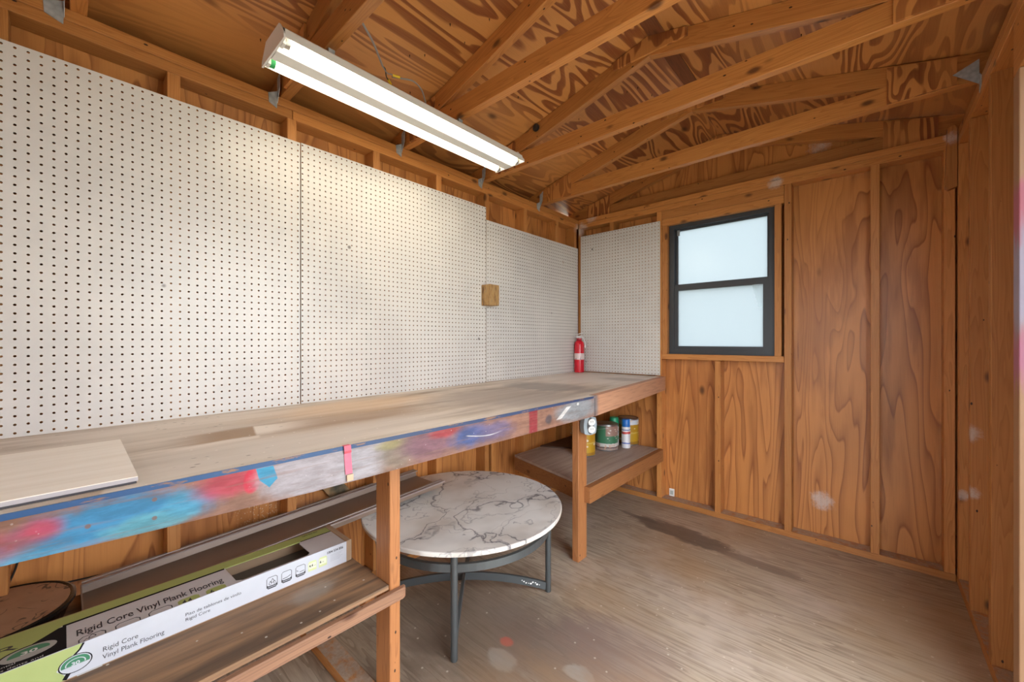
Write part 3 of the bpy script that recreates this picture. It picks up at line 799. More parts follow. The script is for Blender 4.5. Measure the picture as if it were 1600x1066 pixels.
SH2 = prism('shelf', [(0.05, 84.6), (25.9, 77.6), (27.5, 77.6), (27.5, YB - 0.05), (0.05, YB - 0.05)], 'z', 15.4, 16.0, SMr, W)
wood('shelf_rail', 27.62, 29.1, 76.4, YB - 0.05, 12.5, 15.95, leg_m, SH2, 0.05)
v = [(0.05, 84.5), (25.9, 77.4), (26.3, 78.9), (0.45, 86.0)]
prism('shelf_rail', v, 'z', 11.9, 15.38, leg_m('x'), SH2, bevel=0.05)

# tape strip stuck on the apron
def tape_mat():
    t = NT('red_tape'); z = t.sep(t.pos())[2]
    n = t.noise(t.pos(), 2.0, 3)
    col = t.mix(t.smooth(z, 36.0, 36.25), (0.72, 0.12, 0.20), t.mix(t.smooth(z, 36.3, 36.5), (0.55, 0.02, 0.05), (0.70, 0.09, 0.15)))
    t.bsdf(t.mix(t.math('MULTIPLY', n, 0.2), col, (0.75, 0.35, 0.38)), 0.6); return t.m
T = thing('tape_strip', (33.2, 20.3, 34), 'strip of red tape hanging down the painted front board of the bench', 'tape')
def bent(name, pts, y0, y1, mat, par, skew=0.0):
    v = []; f = []
    for i, (x, z) in enumerate(pts):
        dy = skew * i; v += [(x, y0 + dy, z), (x, y1 + dy, z), (x - 0.04, y1 + dy, z), (x - 0.04, y0 + dy, z)]
    for i in range(len(pts) - 1):
        a, b = i * 4, i * 4 + 4; f += [(a + k, a + (k + 1) % 4, b + (k + 1) % 4, b + k) for k in range(4)]
    f += [(0, 3, 2, 1), tuple(len(pts) * 4 - 4 + k for k in range(4))]
    return link(name, v, f, mat, par)
bent('tape', [(32.9, 36.98), (33.32, 36.96), (33.34, 36.2), (33.12, 36.1), (33.14, 35.0), (33.2, 33.9)], 19.55, 20.3, tape_mat(), T, 0.06)
o = box('torn_end', 33.22, 33.34, 19.95, 20.65, 33.15, 33.85, plain('masking_tan', (0.60, 0.40, 0.27), 0.7), T, bevel=0.03); o['label'] = 'torn tan end'

# ------------------------------------------------------------------ things on and under the bench
def plank_mat():
    t = NT('pale_laminate'); p = t.pos()
    n = t.noise(t.vmath('MULTIPLY', p, (0.9, 0.06, 1)), 1.0, 4, 0.55, 0.4)
    t.bsdf(t.ramp(n, [(0.25, (0.72, 0.65, 0.55)), (0.5, (0.80, 0.74, 0.65)), (0.75, (0.84, 0.79, 0.71))]), 0.4); return t.m
def pz(y): return bz(y) + 0.03
P_ = thing('laminate_plank', (23, -6, 36.8), 'pale cream laminate plank lying on the bench top below the nearest pegboard', 'plank')
def slab(name, dz0, dz1, mat, ins=0.0):
    q = [(13.6 + ins, -20), (31.2 - ins * .3, -20), (31.4 - ins * .3, 3.95 - ins), (13.9 + ins, 4.15 - ins)]
    v = [(x, y, pz(y) + dz0) for x, y in q] + [(x, y, pz(y) + dz1) for x, y in q]
    return link(name, v, box_data(0, 1, 0, 1, 0, 1)[1], mat, P_)
slab('backing', 0.0, 0.16, plain('plank_backing', (0.05, 0.045, 0.05), 0.6), 0.08)
slab('core_layer', 0.161, 0.46, plain('plank_core', (0.42, 0.39, 0.40), 0.6))
slab('face_layer', 0.461, 0.53, plank_mat())

# flooring carton
def carton():
    C = thing('flooring_carton', (14.5, 3, 16), 'long open carton of vinyl flooring with green and white print on the lower shelf', 'box')
    kraft = plain('kraft_board', (0.36, 0.235, 0.145), 0.75)
    white = plain('printed_white', (0.58, 0.60, 0.66), 0.42)
    green = plain('printed_green', (0.42, 0.50, 0.19), 0.42)
    greentop = plain('printed_olive', (0.40, 0.44, 0.14), 0.45)
    grey = plain('printed_grey', (0.60, 0.55, 0.54), 0.45)
    black = plain('printed_black', (0.012, 0.011, 0.013), 0.7, spec=0.12)
    ink = plain('ink', (0.035, 0.033, 0.04), 0.5)
    lime = plain('printed_lime', (0.62, 0.68, 0.34), 0.45)
    bg = plain('badge_green', (0.05, 0.22, 0.12), 0.45)
    x0, x1, y0, y1, z0, z1 = 11.0, 18.0, -21.6, 27.3, 16.02, 18.9
    box('bottom_panel', x0, x1, y0, y1, z0, z0 + 0.1, kraft, C)
    box('back_panel', x0, x0 + 0.1, y0, y1, z0 + 0.1, z1, kraft, C)
    FP = box('front_panel', x1 - 0.1, x1, y0, y1, z0 + 0.1, z1 + 0.12, white, C)
    # top with a long window cut in it
    wy0, wy1, wx0, wx1 = 14.0, 22.6, 12.9, 17.55
    yw = 23.0
    TP = box('top_panel', x0 + 0.1, wx0, y0, y1, z1 - 0.1, z1, greentop, C)
    def rr(name, pts, mat, z=0.0, th=0.02):
        return prism(name, pts, 'z', z1 - 0.1 + z, z1 + z, mat, C)
    rr('top_panel', [(wx0, y0), (x1 - 0.1, y0), (x1 - 0.1, y1), (17.45, y1), (17.45, wy0 + 0.6), (17.0, wy0), (wx0, wy0 - 0.2)], grey)
    rr('top_panel', [(wx0, wy1 + 0.25), (13.4, wy1), (17.0, wy1), (17.44, wy1 - 0.5), (17.44, y1), (wx0, y1)], grey)
    def flat(name, pts, mat, lift=0.012):        # ink printed on the top
        v = [(x, y, z1 + lift) for x, y in pts]; n = len(v)
        return link(name, v, [tuple(range(n))], mat, TP)
    def card(name, pts, mat, lift=0.012):        # ink printed on the front
        v = [(x1 + lift, y, z) for y, z in pts]; n = len(v)
        return link(name, v, [tuple(range(n))], mat, FP)
    flat('black_band', [(12.85, 0.0), (13.2, 0.0), (13.2, 13.7), (12.85, 13.7)], black)
    flat('black_band', [(13.15, y0), (17.88, y0), (17.88, 0.25), (13.15, 0.25)], black, 0.008)
    flat('black_band', [(12.85, wy1 + 0.3), (13.05, wy1 + 0.3), (13.05, y1 - 0.05), (12.85, y1 - 0.05)], black)
    # green field with its curved edge on the top at the left
    flat('green_field', [(12.8, y0), (12.8, 0.1), (13.1, -0.2), (13.9, -1.2), (14.8, -2.4), (15.6, -4.0), (15.9, -7), (16.0, y0)], greentop, 0.016)
    white2 = plain('ink_white', (0.72, 0.70, 0.68), 0.5)
    def ell(cy, cx, ry, rx, n=28, a0=0.0, a1=2 * PI): return [(cx + rx * math.sin(a0 + (a1 - a0) * k / n), cy + ry * math.cos(a0 + (a1 - a0) * k / n)) for k in range(n)]
    flat('badge', ell(-2.1, 15.75, 1.95, 1.25), black, 0.020)
    flat('badge', ell(-2.1, 15.75, 1.75, 1.08), plain('badge_grey', (0.42, 0.40, 0.37), 0.5), 0.024)
    flat('badge', [p for p in ell(-2.1, 15.75, 1.3, 0.85) if p[0] < 16.0], bg, 0.028)
    text('lettering', '30', 0.72, 'top', (15.95, -2.1, z1), white2, TP, 'CENTER', 1.5, 0.034, bold=0.02)
    text('lettering', 'R', 1.5, 'top', (14.3, -4.35, z1), ink, TP, 'LEFT', 1.7, 0.030, bold=0.01)
    text('lettering', 'Warranty for residential', 0.42, 'top', (17.0, -7.6, z1), white2, TP, 'LEFT', 1.15, 0.03)
    text('lettering', 'and pets, resists dents and', 0.42, 'top', (17.55, -7.0, z1), white2, TP, 'LEFT', 1.3, 0.03)
    text('lettering', 'Rigid Core Vinyl Plank Flooring', 1.75, 'top', (16.2, 0.85, z1), ink, TP, 'LEFT', 0.545, 0.03, bold=0.02)
    def frame_open(y, w, mat, x=16.75):
        t = 0.09
        pts = [(x1 - 0.12, y), (x + 0.35, y), (x, y + 0.3), (x, y + w - 0.3), (x + 0.35, y + w), (x1 - 0.12, y + w), (x1 - 0.12, y + w - t), (x + 0.4, y + w - t), (x + t, y + w - 0.35), (x + t, y + 0.35), (x + 0.4, y + t), (x1 - 0.12, y + t)]
        n = 6
        v = [(a, b, z1 + 0.014) for a, b in pts]
        f = [(i, i + 1, 10 - i, 11 - i) for i in range(5)]
        return link('icon_frame', v, f, mat, TP)
    frame_open(1.0, 1.9, ink); frame_open(3.54, 1.9, ink); frame_open(6.06, 1.95, ink)
    for dy, dx, q in ((0.95, 17.2, 0.27), (0.55, 17.6, 0.22)):
        o_ = [(dx - q * 1.6, 1.0 + dy), (dx, 1.0 + dy - q), (dx + q * 0.6, 1.0 + dy - q), (dx + q, 1.0 + dy), (dx + q * 0.6, 1.0 + dy + q), (dx, 1.0 + dy + q)]
        o_ = [(min(a, 17.87), b) for a, b in o_]
        flat('icon', o_, ink, 0.016)
        flat('icon', [(17.25 + (a - 17.25) * 0.72 if dy > .9 else 17.62 + (a - 17.62) * 0.7, 1.0 + dy + (b - 1.0 - dy) * 0.68) for a, b in o_], grey, 0.020)
    for y, g in ((8.5, '4.4'), (11.02, '6')):
        flat('icon_tile', [(17.88, y), (16.95, y), (16.7, y + 0.3), (16.7, y + 1.6), (16.95, y + 1.9), (17.88, y + 1.9)], greentop)
        text('lettering', g, 1.1, 'top', (17.86, y + 0.35, z1), ink, TP, 'LEFT', 0.62, 0.03, bold=0.03)
    # inside of the window: a dark slab on the carton's floor
    box('inner_slab', x0 + 0.4, x1 - 0.4, y0, 24.8, z0 + 0.12, z0 + 0.9, plain('dark_slab', (0.11, 0.085, 0.065), 0.5), C)
    # ------- front print
    card('green_field', [(y0, z0 + 0.1), (0.15, z0 + 0.1), (0.1, 16.6), (-0.4, 17.2), (0.1, 17.9), (1.0, 18.4), (1.3, z1 + 0.1), (y0, z1 + 0.1)], green)
    def stroke(pts, w, mat, lift):
        v = []; n = len(pts)
        for i, (a, b) in enumerate(pts):
            p, q = pts[max(i - 1, 0)], pts[min(i + 1, n - 1)]
            d = Vector((q[0] - p[0], q[1] - p[1])).normalized()
            v += [(x1 + lift, a - d.y * w, b + d.x * w), (x1 + lift, a + d.y * w, b - d.x * w)]
        return link('black_band', v, [(2 * i, 2 * i + 1, 2 * i + 3, 2 * i + 2) for i in range(n - 1)], mat, FP)
    stroke([(0.1, z0 + 0.12), (0.3, 16.5), (0.5, 16.8)], 0.16, black, 0.014)
    stroke([(0.6, 18.0), (1.1, 18.5), (1.35, z1 + 0.1)], 0.08, black, 0.014)
    E = lambda r1, r2, n=28: [(0.82 + r1 * math.cos(2 * PI * k / n), 17.33 + r2 * math.sin(2 * PI * k / n)) for k in range(n)]
    card('badge', E(1.12, 0.84), black, 0.018); card('badge', E(1.03, 0.77), white, 0.022)
    card('badge', [p for p in E(0.95, 0.70) if p[1] > 17.12], bg, 0.026)
    card('badge', [p for p in E(0.68, 0.48) if p[1] > 17.15], white, 0.029)
    card('badge', [p for p in E(0.60, 0.42) if p[1] > 17.17], bg, 0.032)
    text('lettering', '30', 0.44, 'front', (x1, 0.82, 17.2), white, FP, 'CENTER', 1.3, 0.036, bold=0.015)
    text('lettering', 'Rigid Core', 0.66, 'front', (x1, 2.6, 17.35), ink, FP, 'LEFT', 0.9, 0.02)
    text('lettering', 'Vinyl Plank Flooring', 0.66, 'front', (x1, 2.6, 16.62), ink, FP, 'LEFT', 0.88, 0.02)
    text('lettering', 'Piso de tablones de vinilo', 0.5, 'front', (x1, 9.0, 17.55), ink, FP, 'LEFT', 1.03, 0.02)
    text('lettering', 'Rigid Core', 0.5, 'front', (x1, 9.0, 17.0), ink, FP, 'LEFT', 1.03, 0.02)
    def icon(y, kind):
        w, h, zb = 1.25, 1.45, 16.75
        def rrect(a, b, c, d, r): return [(a + r, b), (c - r, b), (c, b + r), (c, d - r), (c - r, d), (a + r, d), (a, d - r), (a, b + r)]
        card('icon_frame', rrect(y, zb, y + w, zb + h, 0.2), ink, 0.014)
        card('icon_frame', rrect(y + 0.06, zb + 0.36, y + w - 0.06, zb + h - 0.06, 0.15), white, 0.018)
        card('icon', [(y + 0.15, zb + 0.16), (y + w - 0.15, zb + 0.16), (y + w - 0.15, zb + 0.22), (y + 0.15, zb + 0.22)], white, 0.018)
        if kind == 0:
            for cy, cz, s in ((0.42, 0.62, 0.17), (0.68, 0.85, 0.19), (0.92, 0.6, 0.15)):
                pts = [(y + cy + s * math.cos(a), zb + cz + s * math.sin(a)) for a in [PI * (0.9 + 1.2 * k / 8) for k in range(9)]] + [(y + cy, zb + cz + 2.0 * s)]
                card('icon', pts, ink, 0.022)
                card('icon', [(y + cy + (a - y - cy) * 0.7, zb + cz + (b - zb - cz) * 0.7) for a, b in pts], white, 0.026)
        elif kind == 1:
            card('icon', [(y + 0.15, zb + 0.52), (y + 0.7, zb + 0.56), (y + 1.1, zb + 0.72), (y + 1.1, zb + 0.8), (y + 0.7, zb + 0.64), (y + 0.15, zb + 0.6)], ink, 0.022)
        else:
            card('icon', [(y + 0.5, zb + 0.55), (y + 1.1, zb + 0.6), (y + 1.1, zb + 0.67), (y + 0.5, zb + 0.62)], ink, 0.022)
            card('icon', [(y + 0.12, zb + 0.86), (y + 0.35, zb + 0.7), (y + 0.35, zb + 0.78), (y + 0.14, zb + 0.94)], ink, 0.022)
    icon(17.0, 0); icon(18.7, 1); icon(20.4, 2)
    for y, s in ((22.0, '4.4'), (23.4, '6')):
        card('icon_tile', [(y, 16.85), (y + 1.1, 16.85), (y + 1.1, 17.95), (y + 0.95, 18.15), (y + 0.15, 18.15), (y, 17.95)], lime, 0.014)
        card('icon_tile', [(y + 0.08, 17.15), (y + 1.02, 17.15), (y + 1.02, 17.92), (y + 0.08, 17.92)], plain('pale_lime', (0.72, 0.75, 0.58), 0.45), 0.018)
        text('lettering', s, 0.46, 'front', (x1, y + 0.12, 17.4), ink, FP, 'LEFT', 0.9, 0.024, bold=0.014)
        text('lettering', 'mm' if s == '4.4' else 'mil', 0.22, 'front', (x1, y + (0.72 if s == '4.4' else 0.45), 17.4), ink, FP, 'LEFT', 0.8, 0.024)
    text('lettering', '1004 534 856', 0.46, 'front', (x1, 24.45, 18.25), ink, FP, 'LEFT', 0.92, 0.02, bold=0.01)
    text('lettering', '1004 534 856', 0.42, 'top', (11.75, 23.6, z1), ink, TP, 'LEFT', 0.95, 0.02, bold=0.008)
    for k in range(6):
        card('print_line', [(24.95, 17.95 - k * 0.17), (26.7 - 0.2 * (k % 3), 17.95 - k * 0.17), (26.7 - 0.2 * (k % 3), 17.91 - k * 0.17), (24.95, 17.91 - k * 0.17)], plain('print_grey', (0.42, 0.43, 0.47), 0.5), 0.014)
    # open flaps at the far end
    def quad(name, a, b, c, d, mat):
        n = (Vector(b) - Vector(a)).cross(Vector(d) - Vector(a)).normalized() * 0.09
        v = [a, b, c, d] + [tuple(Vector(q) + n) for q in (a, b, c, d)]
        return link(name, v, box_data(0, 1, 0, 1, 0, 1)[1], mat, C)
    quad('end_flap', (11.1, 27.32, 18.95), (18.0, 27.32, 18.95), (18.2, 27.8, 19.2), (11.3, 27.7, 19.3), kraft)
    quad('end_flap', (18.0, 27.32, 16.1), (18.0, 27.32, 19.0), (18.4, 27.85, 19.3), (18.4, 27.85, 16.4), kraft)
    quad('end_flap', (11.05, 27.32, 16.1), (11.05, 27.32, 18.8), (10.9, 27.9, 18.9), (10.9, 27.9, 16.3), kraft)
    o = box('plastic_wrap', 12.5, 18.05, 0.9, 2.6, 15.99 + 0.03, 16.1, plain('clear_wrap', (0.55, 0.56, 0.56), 0.25), C)
carton()

# fluorescent trough standing behind the carton
def trough():
    t = NT('dull_grey_lens'); p = t.pos()
    n = t.noise(t.vmath('MULTIPLY', p, (1, .1, 1)), 0.6, 4)
    t.bsdf(t.mix(n, (0.40, 0.34, 0.32), (0.26, 0.20, 0.17)), 0.35, 0.25, spec=0.5)
    T = thing('light_fixture_trough', (5, 26, 16), 'long greyish fixture trough lying from the lower shelf onto the marble table', 'trough')
    ya, yb = 1.6, 51.6
    def zb(y): return 16.04 + (max(y, 1.6) - 1.6) / 30.4 * 1.40          # far end rests on the table
    def bar(name, sect, m=t.m, yy=None):
        a, b = yy or (ya, yb)
        v = [(x, a, zb(a) + z) for x, z in sect] + [(x, b, zb(b) + z) for x, z in sect]
        k = len(sect)
        f = [tuple(range(k)), tuple(range(2 * k - 1, k - 1, -1))] + [(i, (i + 1) % k, k + (i + 1) % k, k + i) for i in range(k)]
        return link(name, v, f, m, T)
    inner = plain('trough_inside', (0.27, 0.19, 0.145), 0.4, 0.2)  # inner faces browned, reflected wood put into the colour
    bar('pan', [(0.2, 0.0), (9.3, 0.0), (9.3, 0.10), (0.2, 0.10)], inner)
    bar('side_wall', [(0.2, 0.1), (0.32, 0.1), (0.0, 1.2), (-0.12, 1.2)], inner)
    bar('side_wall', [(9.2, 0.1), (9.32, 0.1), (9.6, 1.2), (9.48, 1.2)], inner)
    for s, x in ((-1, 0.0), (1, 9.5)):
        bar('rim', [(x - 0.75, 1.12), (x + 0.75, 1.12), (x + 0.75, 1.32), (x + 0.45, 1.36), (x + 0.40, 1.26), (x - 0.1, 1.26), (x - 0.15, 1.36), (x - 0.75, 1.32)], t.m)
    v0 = zb(ya)
    box('end_plate', 0.15, 9.4, ya - 0.12, ya, v0, v0 + 1.2, t.m, T)
trough()

# round black drum at the left
def drum():
    D = thing('round_drum', (5.1, -5.6, 16), 'low round black drum with a tan scribbled top at the left edge under the bench', 'drum')
    blk = plain('black_plastic', (0.012, 0.011, 0.011), 0.22)
    lathe('body', [(5.3, 0.02), (5.6, 0.1), (6.3, 2.0), (6.6, 2.2), (6.6, 2.55), (6.35, 2.66), (6.15, 2.5)], (4.1, -5.5, 16), blk, D, n=48)
    t = NT('tan_drum_top'); p = t.pos()
    n = t.noise(p, 0.5, 4); w = t.noise(p, 0.42, 1, 0.5, 1.5)
    ln = t.smooth(t.math('ABSOLUTE', t.math('SUBTRACT', w, 0.5)), 0.04, 0.015)
    gate = t.smooth(t.noise(t.vmath('ADD', p, (9, 4, 1)), 0.35, 2), 0.47, 0.56)
    col = t.mix(n, (0.46, 0.27, 0.165), (0.30, 0.155, 0.09))
    col = t.mix(t.math('MULTIPLY', t.math('MULTIPLY', ln, gate), 0.85), col, (0.03, 0.018, 0.014))
    t.bsdf(col, 0.5)
    lathe('drumhead', [(6.14, 2.45), (6.12, 2.55), (0.01, 2.55)], (4.1, -5.5, 16), t.m, D, n=48)
drum()
o = tube('power_cord', [(-3.6, -2.4, 33), (-3.4, -2.9, 26), (-3.3, -3.7, 20.8), (-3.3, -4.4, 17.8), (-3.3, -2.6, 17.2), (-3.2, 0.5, 16.7), (-2.9, 4.2, 16.4), (-2.4, 7.0, 16.2), (-1.6, 9, 16.13), (-0.9, 11, 16.12)], 0.11, plain('cord_black', (0.015, 0.014, 0.014), 0.4))
tag(o, 'thin black cord looping down the siding behind the drum', 'cord')
# weathered board leaning between the studs
t_ = NT('mouldy_board'); _p = t_.pos(); _n = t_.noise(_p, 0.35, 4); 
t_.bsdf(t_.ramp(_n, [(0.38, (0.05, 0.05, 0.035)), (0.5, (0.16, 0.115, 0.06)), (0.65, (0.33, 0.20, 0.09))]), 0.75)
v = [(-3.2, 27.6, 27.0), (-3.2, 30.8, 27.4), (-3.2, 40.4, 15.5), (-3.2, 37.2, 13.6)]
v += [(-2.4, q[1], q[2]) for q in v]
o = link('loose_board', v, box_data(0, 1, 0, 1, 0, 1)[1], t_.m, bevel=0.06)
tag(o, 'weathered dark-stained board leaning slantwise between studs behind the trough', 'board')

# ------------------------------------------------------------------ marble table
def table():
    cx, cy = 17.0, 50.8
    T = thing('coffee_table', (cx, cy, 0), 'round coffee table with veined white marble top and grey metal frame', 'table')
    t = NT('veined_marble'); p = t.pos()
    q = t.vmath('MULTIPLY', p, (1, 0.8, 1))
    wv = t.n('ShaderNodeTexNoise'); t.put(wv.inputs['Vector'], q); wv.inputs['Scale'].default_value = 0.16; wv.inputs['Detail'].default_value = 5
    wp = t.vmath('ADD', q, t.scalev(t.vmath('SUBTRACT', wv.outputs['Color'], (0.5, 0.5, 0.5)), 9.0))
    n1 = t.noise(wp, 0.075, 3, 0.5)
    v1 = t.smooth(t.math('ABSOLUTE', t.math('SUBTRACT', n1, 0.5)), 0.012, 0.0)
    n3 = t.noise(t.vmath('ADD', wp, (11, 47, 3)), 0.055, 2, 0.5)
    v3 = t.smooth(t.math('ABSOLUTE', t.math('SUBTRACT', n3, 0.49)), 0.009, 0.0)
    n2 = t.noise(t.vmath('ADD', wp, (31, 7, 3)), 0.13, 3, 0.5)
    v2 = t.smooth(t.math('ABSOLUTE', t.math('SUBTRACT', n2, 0.52)), 0.010, 0.0)
    cl = t.smooth(t.noise(p, 0.08, 3), 0.42, 0.68)
    col = t.mix(t.math('MULTIPLY', cl, 0.75), (0.72, 0.69, 0.65), (0.50, 0.44, 0.38))
    br = t.smooth(t.math('ABSOLUTE', t.math('SUBTRACT', n1, 0.5)), 0.11, 0.0)
    gt = t.smooth(t.noise(p, 0.09, 2), 0.38, 0.58)
    col = t.mix(t.math('MULTIPLY', br, t.math('MULTIPLY', gt, 0.15)), col, (0.22, 0.21, 0.24))
    col = t.mix(t.math('MULTIPLY', v1, t.math('ADD', t.math('MULTIPLY', gt, 0.6), 0.2)), col, (0.10, 0.095, 0.11))
    col = t.mix(t.math('MULTIPLY', v2, 0.5), col, (0.20, 0.19, 0.21))
    col = t.mix(t.math('MULTIPLY', v3, 0.75), col, (0.13, 0.12, 0.14))
    t.bsdf(col, 0.2, spec=0.5)
    lathe('tabletop', [(18.1, 16.65), (18.35, 16.73), (18.4, 16.95), (18.4, 17.27), (18.25, 17.4), (0.01, 17.4)], (cx, cy, 0), t.m, T, n=96)
    mt = plain('grey_painted_steel', (0.105, 0.115, 0.12), 0.38, 0.55)
    R = 15.9
    path = [(cx + R * math.cos(2 * PI * k / 72), cy + R * math.sin(2 * PI * k / 72), 13.9) for k in range(72)]
    v, f = sweep_data(path, [(-0.3, -0.6), (0.3, -0.6), (0.3, 0.6), (-0.3, 0.6)], closed=True)
    link('ring', v, f, mt, T)
    A = [math.radians(a) for a in (-47, 44, 133, 224)]
    for a in A:
        x, y = cx + (R + 0.1) * math.cos(a), cy + (R + 0.1) * math.sin(a)
        lathe('leg', [(0.5, 0.02), (0.55, 0.2), (0.55, 16.5), (0.4, 16.64)], (x, y, 0), mt, T, n=16)
    def arch(a):
        pts = []
        for k in range(25):
            s = -1 + 2 * k / 24
            pts.append((cx + s * (R - 0.3) * math.cos(a), cy + s * (R - 0.3) * math.sin(a), 1.1 + 2.3 * (1 - s * s)))
        v, f = sweep_data(pts, [(-0.25, -0.7), (0.25, -0.7), (0.25, 0.7), (-0.25, 0.7)])
        return link('stretcher', v, f, mt, T)
    arch(A[0]); s = arch(A[1])
    # chipped white paint on the right-hand end of the stretcher
    wh = plain('chipped_white', (0.72, 0.72, 0.70), 0.6)
    a = A[1]; vs = []; fs = []
    for k in range(9):
        q = 11.0 + 0.42 * k + random.uniform(-.1, .1); r = random.uniform(0.1, 0.24); z = 1.1 + 2.3 * (1 - (q / (R - 0.3)) ** 2) + random.uniform(-.25, .3) * (1 if k < 5 else 0.6)
        nx, ny = math.sin(a), -math.cos(a)
        n0 = len(vs)
        for j in range(6):
            u, w = r * math.cos(j * PI / 3), r * 0.8 * math.sin(j * PI / 3)
            vs.append((cx + (q + u) * math.cos(a) + nx * 0.262, cy + (q + u) * math.sin(a) + ny * 0.262, z + w))
        fs.append(tuple(range(n0, n0 + 6)))
    o = link('paint_chip', vs, fs, wh, T); o['label'] = 'chipped white paint spots'; o['kind'] = 'stuff'
table()

# ------------------------------------------------------------------ right shelf: cans
tin = plain('tin_metal', (0.42, 0.43, 0.46), 0.3, 0.9)
darklid = plain('dark_lid', (0.03, 0.028, 0.03), 0.35, 0.3)
def banded(name, bands, extra=None):
    """label colours by height above the shelf; bands = [(z, colour)] from the bottom"""
    t = NT(name); p = t.pos(); x, y, z = t.sep(p)
    n = t.noise(p, 1.1, 3)
    zz = t.math('ADD', z, t.math('MULTIPLY', t.math('SUBTRACT', n, 0.5), 0.35))
    col = bands[0][1]
    for (z0, c) in bands[1:]: col = t.mix(t.smooth(zz, 16 + z0 - 0.06, 16 + z0 + 0.06), col, c)
    if extra: col = extra(t, p, col)
    t.bsdf(col, 0.4); return t.m
def can(name, x, y, r, h, mat, label, group=None, lidmat=tin, bail=True):
    c = (x, y, 16.02)
    D = thing(name, c, label, 'can', group)
    BD = lathe('body', [(r - 0.1, 0), (r, 0.05), (r, 0.22), (r - 0.07, 0.3), (r - 0.07, h - 0.35), (r, h - 0.28), (r, h - 0.05), (r - 0.08, h)], c, tin, D, n=40)
    v, f = lathe_data([(r - 0.045, 0.34), (r - 0.045, h - 0.42)], c, 40, False)
    o = link('paper_label', v, f, mat, BD, org=c); shade(o)
    lathe('lid', [(r - 0.3, h - 0.08), (r - 0.25, h + 0.06), (r - 0.5, h + 0.08), (r - 0.7, h - 0.06), (0.01, h - 0.05)], c, lidmat, D, n=40)
    if bail:
        pts = [(x - r * 0.1 + (r + 0.12) * math.cos(a), y + (r + 0.12) * math.sin(a), 16 + h * 0.78 + 0.9 * math.sin(max(0, min(PI, a + 2.0))) ) for a in [(-2.4 + 3.14 * k / 12) for k in range(13)]]
        tube('bail', pts, 0.06, tin, D, n=6, sub=2)
    return D
def spots(col2, c1, dens=0.5, thr=0.2):
    def fn(t, p, col):
        d = t.voro(t.vmath('MULTIPLY', p, (1, 1, 1.6)), dens)
        return t.mix(t.math('MULTIPLY', t.smooth(d, thr, thr - 0.06), 0.85), col, c1)
    return fn
def green_extra(t, p, col):
    x, y, z = t.sep(p)
    m = t.math('MULTIPLY', t.smooth(z, 20.2, 20.5), t.smooth(t.math('SUBTRACT', x, t.math('MULTIPLY', y, 0.0)), 17.3, 17.8))
    col = t.mix(t.math('MULTIPLY', m, 0.9), col, (0.34, 0.19, 0.16))
    # blotches where the printed words and the picture sit
    b = t.smooth(t.voro(t.vmath('MULTIPLY', p, (1, 1, 2.2)), 0.9), 0.3, 0.2)
    g = t.math('MULTIPLY', t.smooth(x, 17.2, 17.6), t.math('MULTIPLY', t.smooth(z, 19.0, 19.2), t.smooth(z, 22.6, 22.3)))
    col = t.mix(t.math('MULTIPLY', t.math('MULTIPLY', b, g), 0.8), col, (0.72, 0.72, 0.68))
    w = t.smooth(t.noise(t.vmath('MULTIPLY', p, (1, 1, 1)), 1.2, 3), 0.5, 0.6)
    return t.mix(t.math('MULTIPLY', t.math('MULTIPLY', w, t.smooth(z, 18.0, 17.8)), 0.7), col, (0.55, 0.32, 0.22))
GL = banded('green_can_label', [(0, (0.33, 0.30, 0.29)), (0.85, (0.17, 0.10, 0.09)), (1.25, (0.62, 0.60, 0.58)), (2.2, (0.045, 0.17, 0.09)), (6.6, (0.05, 0.12, 0.075))], green_extra)
YL = banded('gold_can_label', [(0, (0.33, 0.17, 0.02)), (1.2, (0.50, 0.29, 0.02)), (3.6, (0.56, 0.38, 0.09)), (4.0, (0.45, 0.24, 0.015)), (6.3, (0.62, 0.66, 0.72))], spots(None, (0.70, 0.62, 0.50), 0.42, 0.26))
can('paint_can', 16.2, 107.6, 3.35, 7.6, GL, 'large green-labelled paint can standing front middle on the right shelf', 'paint cans on the right shelf')
can('paint_can', 18.0, 117.9, 3.3, 8.1, YL, 'gold-labelled paint can with a black lid at the back by the window wall', 'paint cans on the right shelf', darklid)
can('paint_can', 14.2, 98.0, 3.3, 7.7, YL, 'gold-labelled can half hidden behind the far bench leg', 'paint cans on the right shelf', darklid)
# spray can with blue cap
D = thing('spray_can', (19.4, 113.3, 16), 'white aerosol spray can with a bright blue cap', 'spray can')
c = (19.9, 112.7, 16.02)
WL = banded('spray_label', [(0, (0.74, 0.74, 0.78)), (1.3, (0.08, 0.14, 0.5)), (1.65, (0.74, 0.74, 0.78)), (4.2, (0.62, 0.08, 0.07)), (4.9, (0.74, 0.74, 0.76)), (5.3, (0.12, 0.16, 0.38)), (5.6, (0.72, 0.73, 0.76))])
lathe('body', [(1.2, 0), (1.28, 0.08), (1.28, 6.1), (1.1, 6.4), (1.0, 6.5)], c, WL, D, n=28)
lathe('cap', [(1.2, 6.3), (1.22, 6.4), (1.16, 8.4), (1.05, 8.55), (0.01, 8.55)], c, plain('blue_cap', (0.02, 0.16, 0.56), 0.3), D, n=28)
